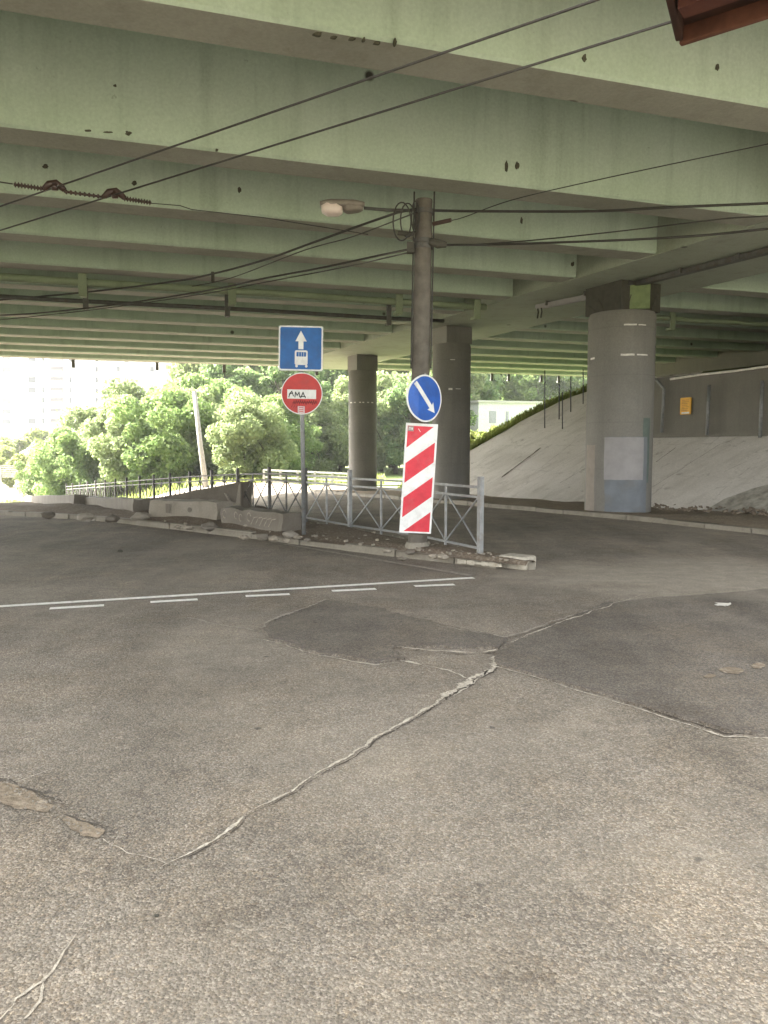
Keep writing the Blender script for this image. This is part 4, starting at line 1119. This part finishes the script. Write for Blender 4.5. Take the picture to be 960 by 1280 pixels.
# litter
p = G(900,757,.014); mb = MB(); n_ = 5
vs = [(p.x+(i/n_-.5)*.14+.012*j+.02*math.sin(j*2.1+i), p.y+(j/n_-.5)*.13+.02*math.sin(i*1.7), p.z+.008+.025*abs(mnoise.noise(V((i*.7,j*.7,1))))) for j in range(n_+1) for i in range(n_+1)]
mb.add(vs, [(j*(n_+1)+i, j*(n_+1)+i+1, (j+1)*(n_+1)+i+1, (j+1)*(n_+1)+i) for j in range(n_) for i in range(n_)])
tag(mb.build('paper_scrap', M['paper']), 'flat scrap of pale paper lying on the right-hand road', 'litter')
p = G(357,661,.13); mb = MB(); n_ = 5
vs = [(p.x+(i/n_-.5)*.42, p.y+(j/n_-.5)*.3, p.z+.01+.12*abs(mnoise.noise(V((i*.8,j*.9,4))))) for j in range(n_+1) for i in range(n_+1)]
mb.add(vs, [(j*(n_+1)+i, j*(n_+1)+i+1, (j+1)*(n_+1)+i+1, (j+1)*(n_+1)+i) for j in range(n_) for i in range(n_)])
tag(mb.build('plastic_bag', M['paper']), 'crumpled white plastic litter beside the sign post foot', 'litter')
for i,(px,py) in enumerate(((195,1112),(150,682))):
    o = chunk('dark_pebble', px, py, .007 if py > 900 else .03, M['soot'], 30+i); 
    for vv in o.data.vertices: vv.co.z -= .09
    tag(o, ('small dark pebble lying on the asphalt near the foot of the long crack','dark flat scrap lying on the road left of the island')[i], ('pebble','litter')[i])

# ------------------------------------------------------------------ posts along the far slope
for i,(px,y0,y1,lab) in enumerate(((681,463,535,'tall thin steel post on the paved slope, leftmost of the row'),(699,480,524,'thin steel post on the slope, second from the left'),(703,490,536,'short thin post standing lowest on the slope, in front of the row'),(713.5,470,515,'thin steel post in the row, next left of the last post'),(729,462,505,'thin steel post beside the big column, last of the slope row'))):
    b_ = slope_hit(px,y1); a_ = PD(px,y0,b_.y)
    mb = MB(); mb.tube([b_-V((0,0,.1)), a_], .02, 8); tag(mb.build('slope_post', M['post_far'], smooth_=True), lab, 'post', 'thin posts on the paved slope')

# ------------------------------------------------------------------ RUSTY CANOPY (top right, close to the camera)
K = PD(850,52,2.0); Zk = K.z
E1 = (P(960,17,Zk)-K).normalized(); E2 = (P(838,0,Zk)-K).normalized()
can = empty('rusty_canopy', K, 'corner of a rusty red brown metal canopy overhead at the top right', 'canopy')
L1, L2 = 1.7, 1.5
def cp(a, b, z=0): return K+E1*a+E2*b+V((0,0,z))
mb = MB(); vs = [cp(.01,.01,.03), cp(L1,.01,.03), cp(L1,L2,.03), cp(.01,L2,.03), cp(.01,.01,.045), cp(L1,.01,.045), cp(L1,L2,.045), cp(.01,L2,.045)]
mb.add(vs, [(0,1,2,3),(7,6,5,4),(0,4,5,1),(1,5,6,2),(2,6,7,3),(3,7,4,0)]); mb.build('roof_sheet', M['rust'], can)
mb = MB(); mb.bar(cp(0,0,.02), cp(L1,0,.02), .018, .06); mb.build('rim', M['rust_rim'], can, bevel=.004)
mb = MB(); mb.bar(cp(0,.012,.022), cp(0,L2,.022), .018, .055); mb.build('rim', M['rust'], can, bevel=.004)
for k_ in range(3):
    mb = MB(); mb.bar(cp(.02,.16+.4*k_,.005), cp(L1,.16+.4*k_,.005), .05, .045); mb.build('joist', M['rust_red'] if k_ == 0 else M['rust'], can)
for a_ in (.35,1.05):
    mb = MB(); mb.box(cp(a_,.085,.022), (.12,.05,.006), E1, E2, V((0,0,1))); mb.build('red_panel', M['rust_red'], can)
mb = MB(); q_ = cp(L1-.1,L2-.1,0); mb.tube([V((q_.x,q_.y,-.05)), q_], .04, 12); mb.build('leg', M['rust'], can)

# ------------------------------------------------------------------ FAR THINGS: railings, pole, shed, apartment blocks
def slat_rail(name, label, pxa, pya, pxb, pyb, Ya, Yb, hgt, rows, npost):
    a = PD(pxa,pya,Ya); b = PD(pxb,pyb,Yb); root = empty(name, a, label, 'railing')
    for k in range(npost):
        p = a+(b-a)*k/(npost-1); mb = MB(); mb.box(p+V((0,0,hgt/2-.1)), (.06,.06,hgt/2+.1)); mb.build('post', M['slat'], root)
    for j in range(rows):
        mb = MB(); z = hgt*(.12+.86*j/(rows-1)); mb.bar(a+V((0,0,z)), b+V((0,0,z)), .04, .10); mb.build('slat', M['slat'], root)
slat_rail('white_railing','white slatted railing beyond the fence, left of the far column',330,612,438,618,44,42,1.15,6,6)
slat_rail('white_railing','white slatted railing at the far left beyond the sunlit road',-20,598,22,598,66,66,1.1,7,3)
mb = MB(); mb.tube([PD(259,622,42), PD(251,560,42), PD(243,489,42)], [.17,.14,.11], 12)
tag(mb.build('concrete_pole', M['farpole'], smooth_=True), 'pale leaning concrete pole in front of the shrubs at left', 'pole')
shed = empty('low_building', PD(640,530,70), 'low white building beyond the embankment, below the right-hand wood', 'building')
a = PD(598,533,70); b = PD(686,533,74)
mb = MB(); d = (b-a).normalized(); pr = V((-d.y,d.x,0)); L = (b-a).length
mb.box((a+b)/2+pr*3+V((0,0,.2)), (L/2,3,1.95), d, pr, V((0,0,1))); mb.build('wall', M['roofgrey'], shed)
mb = MB(); mb.box((a+b)/2+pr*3+V((0,0,2.25)), (L/2+.2,3.2,.1), d, pr, V((0,0,1))); mb.build('roof', M['slat'], shed)
for (x0,x1) in ((612,622),(635,639)):
    q_ = PD((x0+x1)/2,521,70.2); w_ = (x1-x0)/960*70/2
    mb = MB(); mb.box(V((q_.x, (a+(b-a)*((q_.x-a.x)/(b.x-a.x))).y-.02, q_.z)), (w_,.04,.55), d, pr, V((0,0,1))); mb.build('window', M['shedwin'], shed)

def block(label, px0, px1, Y, depth, ztop, spec):
    a = PD(px0,560,Y); b = PD(px1,560,Y); a.z = b.z = -3
    root = empty('apartment_building', (a+b)/2, label, 'building')
    mb = MB(); c = (a+b)/2; mb.box(V((c.x,Y+depth/2,(ztop-3)/2)), ((b.x-a.x)/2,depth/2,(ztop+3)/2)); mb.build('wall', M['facade'], root)
    mb = MB(); mb.box(V((c.x,Y+depth/2,ztop+.4)), ((b.x-a.x)/2+.3,depth/2+.3,.4)); mb.build('roof', M['slat'], root)
    k = Y/960; key_rng = random.Random(int(px0*7+Y))
    proto = {}
    for kind, px, w in spec:
        for py in range(448, 532, 13):
            if kind == 'w' and key_rng.random() < .38: continue
            q_ = PD(px, py+2*(px%3)*.3, Y)
            hw = w*k/2
            key = (kind, w)
            if kind == 'w':
                if key not in proto:
                    mb = MB(); mb.box(V((0,-.03,0)), (hw,.04,.75)); o = mb.build('window', M['window']); proto[key] = o; oo = o
                else: oo = proto[key].copy(); COL.objects.link(oo)
                oo.parent = root; oo.matrix_parent_inverse = Matrix.Identity(4); oo.location = V((q_.x,Y,q_.z))-root.location
            else:
                if key not in proto:
                    mb = MB(); mb.box(V((0,-.6,-.55)), (hw,.06,.5)); mb.box(V((0,-.3,-1.05)), (hw,.36,.07)); o = mb.build('balcony', M['balc'])
                    mb = MB(); mb.box(V((0,-.02,.15)), (hw,.03,.75)); o2 = mb.build('loggia_shade_panel', M['shade']); proto[key] = (o,o2); pr_ = (o,o2)  # second box: flat dark panel, loggia shade put into its colour
                else:
                    pr_ = tuple(x.copy() for x in proto[key]); [COL.objects.link(x) for x in pr_]
                for oo in pr_:
                    oo.parent = root; oo.matrix_parent_inverse = Matrix.Identity(4); oo.location = V((q_.x,Y,q_.z))-root.location
    return root
block('white apartment tower at the far left, cut by the picture edge', -60, 24, 235, 16, 38, (('w',8,10),('w',-20,8)))
block('white apartment tower with stacked balconies, second from the left', 26, 96, 212, 16, 36, (('w',40,9),('b',71,16),('w',88,3),('w',54,3)))
block('long white apartment block reaching behind the shrubs, farthest right', 98, 257, 225, 14, 36, (('w',107,3),('w',121,3),('w',135,4),('w',148,4),('w',158,5),('w',166,5),('w',190,5),('w',215,4),('w',238,4)))

# ------------------------------------------------------------------ TREES
def leaves(n, clumps, size, flat=.6, seed=0):
    g = np.random.default_rng(seed)
    cl = np.array(clumps)                       # x,y,z,r
    w = cl[:,3]**2; idx = g.choice(len(cl), n, p=w/w.sum())
    d = g.normal(size=(n,3)); d /= np.linalg.norm(d,axis=1)[:,None]
    rad = cl[idx,3]*(.45+.62*g.random(n)**.7+.35*(g.random(n)>.93)*g.random(n))
    c = cl[idx,:3] + d*rad[:,None]*np.array([1,1,.85])
    nrm = d*.5 + g.normal(size=(n,3))*.6 + np.array([0,0,.35]); nrm /= np.linalg.norm(nrm,axis=1)[:,None]
    t1 = np.cross(nrm, g.normal(size=(n,3))); t1 /= np.linalg.norm(t1,axis=1)[:,None]; t2 = np.cross(nrm,t1)
    s = size*(.45+1.1*g.random(n)**1.6)[:,None]
    v = np.empty((n,4,3)); v[:,0] = c-t1*s; v[:,1] = c+t2*s*flat; v[:,2] = c+t1*s; v[:,3] = c-t2*s*flat
    return v.reshape(-1,3)
def leaf_object(name, v, mat, parent):
    n = len(v)//4; me = bpy.data.meshes.new(name)
    me.vertices.add(len(v)); me.vertices.foreach_set('co', v.astype(np.float32).ravel())
    me.loops.add(n*4); me.loops.foreach_set('vertex_index', np.arange(n*4,dtype=np.int32))
    me.polygons.add(n); me.polygons.foreach_set('loop_start', np.arange(0,n*4,4,dtype=np.int32))
    me.update(); me.validate(); me.materials.append(mat)
    o = bpy.data.objects.new(name, me); COL.objects.link(o); o.parent = parent; return o
def tree_proto(h, rx, rz, z0, nclump, nleaf, size, mat, seed, name, label, group):
    """built about the origin; the root is moved afterwards"""
    root = empty(name, (0,0,0), label, 'tree', group)
    g = random.Random(seed); cl = []
    for k in range(nclump):
        for _ in range(20):
            p = V((g.uniform(-1,1), g.uniform(-1,1), g.uniform(-1,1)))
            if .25 < p.length < 1.08: break
        cl.append((p.x*rx, p.y*rx, z0+rz+p.z*rz, g.uniform(.17,.40)*min(rx,rz)*g.uniform(.8,1.2)))
    mb = MB()
    tr = [V((0,0,-.5))]
    for k in range(1,6): tr.append(V((g.uniform(-.15,.15)*k*.4, g.uniform(-.15,.15)*k*.4, h*.85*k/5)))
    mb.tube(tr, [h*.022*(1-.16*k) for k in range(6)], 8)
    for c_ in cl[::5]:
        s_ = tr[g.randint(1,4)]; e_ = V(c_[:3]); m_ = (s_+e_)/2+V((0,0,.1*h*g.uniform(-.3,.6)))
        mb.tube([s_,m_,e_], [h*.009,h*.006,h*.002], 5)
    mb.build('trunk', M['bark'], root, smooth_=True)
    leaf_object('crown', leaves(nleaf, cl, size, .6, seed), mat, root)
    return root
def place(root, p, s=1, rz=0, label=None, first=False):
    if first: r = root
    else:
        r = root.copy(); COL.objects.link(r)
        for ch in list(root.children):
            c_ = ch.copy(); COL.objects.link(c_); c_.parent = r; c_.matrix_parent_inverse = ch.matrix_parent_inverse.copy()
    r.location = p; r.scale = (s,s,s) if not isinstance(s, tuple) else s; r.rotation_euler = (0,0,rz)
    if label: r['label'] = label
    return r
# shrubs by the road (about 50 m away)
shA = tree_proto(6.4, 3.0, 2.9, .2, 44, 30000, .12, M['leaf_a'], 3, 'willow_shrub', 'x', 'broad shrubs beyond the island')
shB = tree_proto(6.0, 2.7, 2.8, .1, 40, 28000, .115, M['leaf_b'], 8, 'willow_shrub', 'x', 'broad shrubs beyond the island')
def gz(px, Y): x = (px-480)/960*Y; return V((x, Y, zt(x,Y)-.05))
spots = [(shA,205,50,1.0,0,'large round green shrub in the middle of the shrubs, left of the pale pole'),
         (shB,150,51,1.02,1.1,'big shrub just left of the largest shrub, behind the long dark block'),
         (shA,92,52,.82,2.3,'smaller shrub at the left end of the shrubs by the sunlit road'),
         (shB,255,53,1.0,3.4,'pale shrub directly behind the pale leaning pole'),
         (shB,305,48,.92,.6,'pale feathery shrub behind the fence, left of the sign post'),
         (shA,345,56,.95,4.0,'green shrub seen through the fence behind the sign post'),
         (shB,178,56,1.2,2.2,'taller shrub rising behind the largest shrub, towards its left'),
         (shA,232,58,1.22,5.0,'taller shrub rising behind the pale leaning pole'),
         (shB,122,57,1.05,3.0,'shrub in the second row behind the left end of the shrubs'),
         (shA,285,57,1.15,1.5,'shrub in the second row, right of the pale leaning pole'),
         (shB,390,60,1.0,2.7,'pale shrub behind the white railing, right of the sign post'),
         (shA,65,56,.7,.9,'lowest shrub at the far left edge of the shrub row')]
used = set()
for pr_, px, Y, s_, rz_, lab in spots:
    f = id(pr_) not in used; used.add(id(pr_)); place(pr_, gz(px,Y), s_, rz_, lab, f)
shY = tree_proto(3.2, 1.9, 1.4, .1, 14, 5000, .14, M['leaf_y'], 21, 'yellow_bush', 'low yellow green bushes at far left beyond the sunlit road', 'low bushes at far left')
for i,(px,Y,s_) in enumerate(((12,74,1.3),(55,78,1.2),(-25,80,1.4),(30,88,1.5),(75,90,1.6),(-10,96,1.9),(60,104,2.2),(15,110,2.2))):
    place(shY, gz(px,Y), s_, i*1.3, 'low yellow green bush at the far left beyond the sunlit road', i == 0)
# wood behind (left of and around the far column)
wA = tree_proto(11, 3.2, 5.3, .1, 38, 15000, .19, M['leaf_b'], 31, 'wood_tree', 'x', 'trees of the wood behind the far column')
wB = tree_proto(12, 3.0, 5.8, .1, 38, 15000, .19, M['leaf_c'], 44, 'wood_tree', 'x', 'trees of the wood behind the far column')
g = random.Random(77); first = {id(wA):True, id(wB):True}
k = 0
for row,(Y,xs,s_) in enumerate(((64,range(285,560,34),.78),(74,range(262,565,30),1.12),(86,range(268,570,32),1.45))):
    for px in xs:
        pr_ = wA if g.random() < .5 else wB
        p = gz(px+g.uniform(-8,8), Y+g.uniform(-3,3)); 
        if px > 560: p.z += 1.0
        place(pr_, p, s_*g.uniform(.88,1.12), g.uniform(0,6.2), 'leafy tree of the dense wood behind the farthest column', first[id(pr_)]); first[id(pr_)] = False
# wood on the right, above the embankment
wC = tree_proto(12, 2.6, 5.4, .8, 34, 14000, .2, M['leaf_a'], 52, 'tall_tree', 'tall tree of the wood behind the low white building', 'trees of the right-hand wood')
for i,(px,Y) in enumerate([(590+24*j, 96+4*(j%3)) for j in range(8)]+[(600+30*j, 112) for j in range(6)]):
    x = (px-480)/960*Y; place(wC, V((x,Y,5.0 if i < 8 else 6.5)), 1.0 if i < 8 else 1.25, i*2.1, 'tall tree of the wood behind the low white building', i == 0)
# bushes by the grass embankment, behind column two
bG = tree_proto(3.0, 1.5, 1.35, .0, 14, 6000, .10, M['leaf_y'], 63, 'green_bush', 'x', 'bushes on the embankment')
for i,(px,Y,z,s_,lab) in enumerate(((590,40,-.3,1.0,'bright green bush right beside the dark column, on the embankment'),(606,46,.6,.8,'bright green bush in front of the low white building'),(575,38,-.4,.9,'green bush half hidden behind the dark column'))):
    x = (px-480)/960*Y; place(bG, V((x,Y,z)), s_, i*1.7, lab, i == 0)
# rough grass on the embankment and along the lawn
mb = []; gg = np.random.default_rng(5)
def tufts(n, fn, hmin, hmax, seed):
    g = np.random.default_rng(seed); out = np.empty((n,4,3))
    for k in range(n):
        p = fn(g); h = g.uniform(hmin,hmax); a = g.uniform(0,6.28); w = h*.18; lx, ly = math.cos(a)*w, math.sin(a)*w; bx, by = g.normal()*h*.3, g.normal()*h*.3
        out[k] = [(p[0]-lx,p[1]-ly,p[2]),(p[0]+lx,p[1]+ly,p[2]),(p[0]+lx*.3+bx,p[1]+ly*.3+by,p[2]+h),(p[0]-lx*.3+bx,p[1]-ly*.3+by,p[2]+h)]
    return out.reshape(-1,3)
def f1(g):
    s = g.uniform(0,6.5); e_ = g.uniform(0,9)*g.random()+.05; t_ = max(cut(s),TW+.01)+e_; p = sp(t_,s); p.z -= .6*max(0,e_-.6)+.03; return p
o = leaf_object('grass', tufts(9000, f1, .08, .26, 2), M['leaf_y'], None); o['kind'] = 'stuff'
def f2(g):
    x = g.uniform(-24,0); y = g.uniform(44.3,60); return (x,y,zt(x,y)-.03)
o = leaf_object('grass', tufts(9000, f2, .15, .45, 3), M['leaf_y'], None); o['kind'] = 'stuff'

# ------------------------------------------------------------------ HAZE
mb = MB(); mb.box((0,150,29), (430,420,33)); hm = bpy.data.materials.new('haze'); hm.use_nodes = True; hm.node_tree.nodes.clear()
ho = hm.node_tree.nodes.new('ShaderNodeOutputMaterial'); hv = hm.node_tree.nodes.new('ShaderNodeVolumePrincipled')
hv.inputs['Color'].default_value = (.93,.94,.92,1); hv.inputs['Density'].default_value = HAZE; hv.inputs['Anisotropy'].default_value = .3
hm.node_tree.links.new(hv.outputs[0], ho.inputs['Volume'])
hz_o = mb.build('haze', hm); hz_o['kind'] = 'stuff'
# ------------------------------------------------------------------ LIGHT, WORLD, CAMERA
SUN_EL, SUN_AZ = 42, -72       # azimuth measured from +Y towards +X
w = bpy.data.worlds.new('World'); sc.world = w; w.use_nodes = True
nt = w.node_tree; nt.nodes.clear()
out = nt.nodes.new('ShaderNodeOutputWorld'); bg = nt.nodes.new('ShaderNodeBackground'); sky = nt.nodes.new('ShaderNodeTexSky')
sky.sky_type = 'NISHITA'; sky.sun_disc = False; sky.sun_elevation = R(SUN_EL); sky.sun_rotation = R(SUN_AZ)
sky.air_density = 1.0; sky.dust_density = 4.0; sky.ozone_density = 1.0
bg.inputs[1].default_value = .15
# summer haze: the blue of the clear-sky model is partly washed out
bw = nt.nodes.new('ShaderNodeRGBToBW'); nt.links.new(sky.outputs[0], bw.inputs[0])
tint = nt.nodes.new('ShaderNodeMix'); tint.data_type = 'RGBA'; tint.blend_type = 'MULTIPLY'; tint.inputs[0].default_value = 1
nt.links.new(bw.outputs[0], tint.inputs[6]); tint.inputs[7].default_value = (1.01, 1.0, .955, 1)
hz = nt.nodes.new('ShaderNodeMix'); hz.data_type = 'RGBA'; hz.inputs[0].default_value = .8
nt.links.new(sky.outputs[0], hz.inputs[6]); nt.links.new(tint.outputs[2], hz.inputs[7])
nt.links.new(hz.outputs[2], bg.inputs[0]); nt.links.new(bg.outputs[0], out.inputs[0])
sl = bpy.data.lights.new('sun', 'SUN'); sl.energy = 4.8; sl.angle = R(2.0); sl.color = (1,.965,.91)
so = bpy.data.objects.new('sun', sl); COL.objects.link(so)
sdir = V((math.sin(R(SUN_AZ))*math.cos(R(SUN_EL)), math.cos(R(SUN_AZ))*math.cos(R(SUN_EL)), math.sin(R(SUN_EL))))
so.rotation_euler = sdir.to_track_quat('Z','Y').to_euler(); so.location = (0,0,30)
cd = bpy.data.cameras.new('camera'); co = bpy.data.objects.new('camera', cd); COL.objects.link(co)
cd.sensor_fit = 'HORIZONTAL'; cd.sensor_width = 36; cd.lens = 36; cd.clip_start = .05; cd.clip_end = 3000
co.location = (0,0,CAM_H); co.rotation_euler = (math.pi/2-PITCH, 0, 0)
sc.camera = co
vs_ = sc.view_settings; vs_.view_transform = 'Standard'; vs_.look = 'None'; vs_.exposure = 3.36; vs_.gamma = 1; vs_.use_curve_mapping = False
sc.render.engine = 'CYCLES'
sc.cycles.use_denoising = True
try: sc.cycles.denoiser = 'OPENIMAGEDENOISE'
except Exception: pass
sc.cycles.max_bounces = 10; sc.cycles.diffuse_bounces = 6; sc.cycles.sample_clamp_indirect = 8
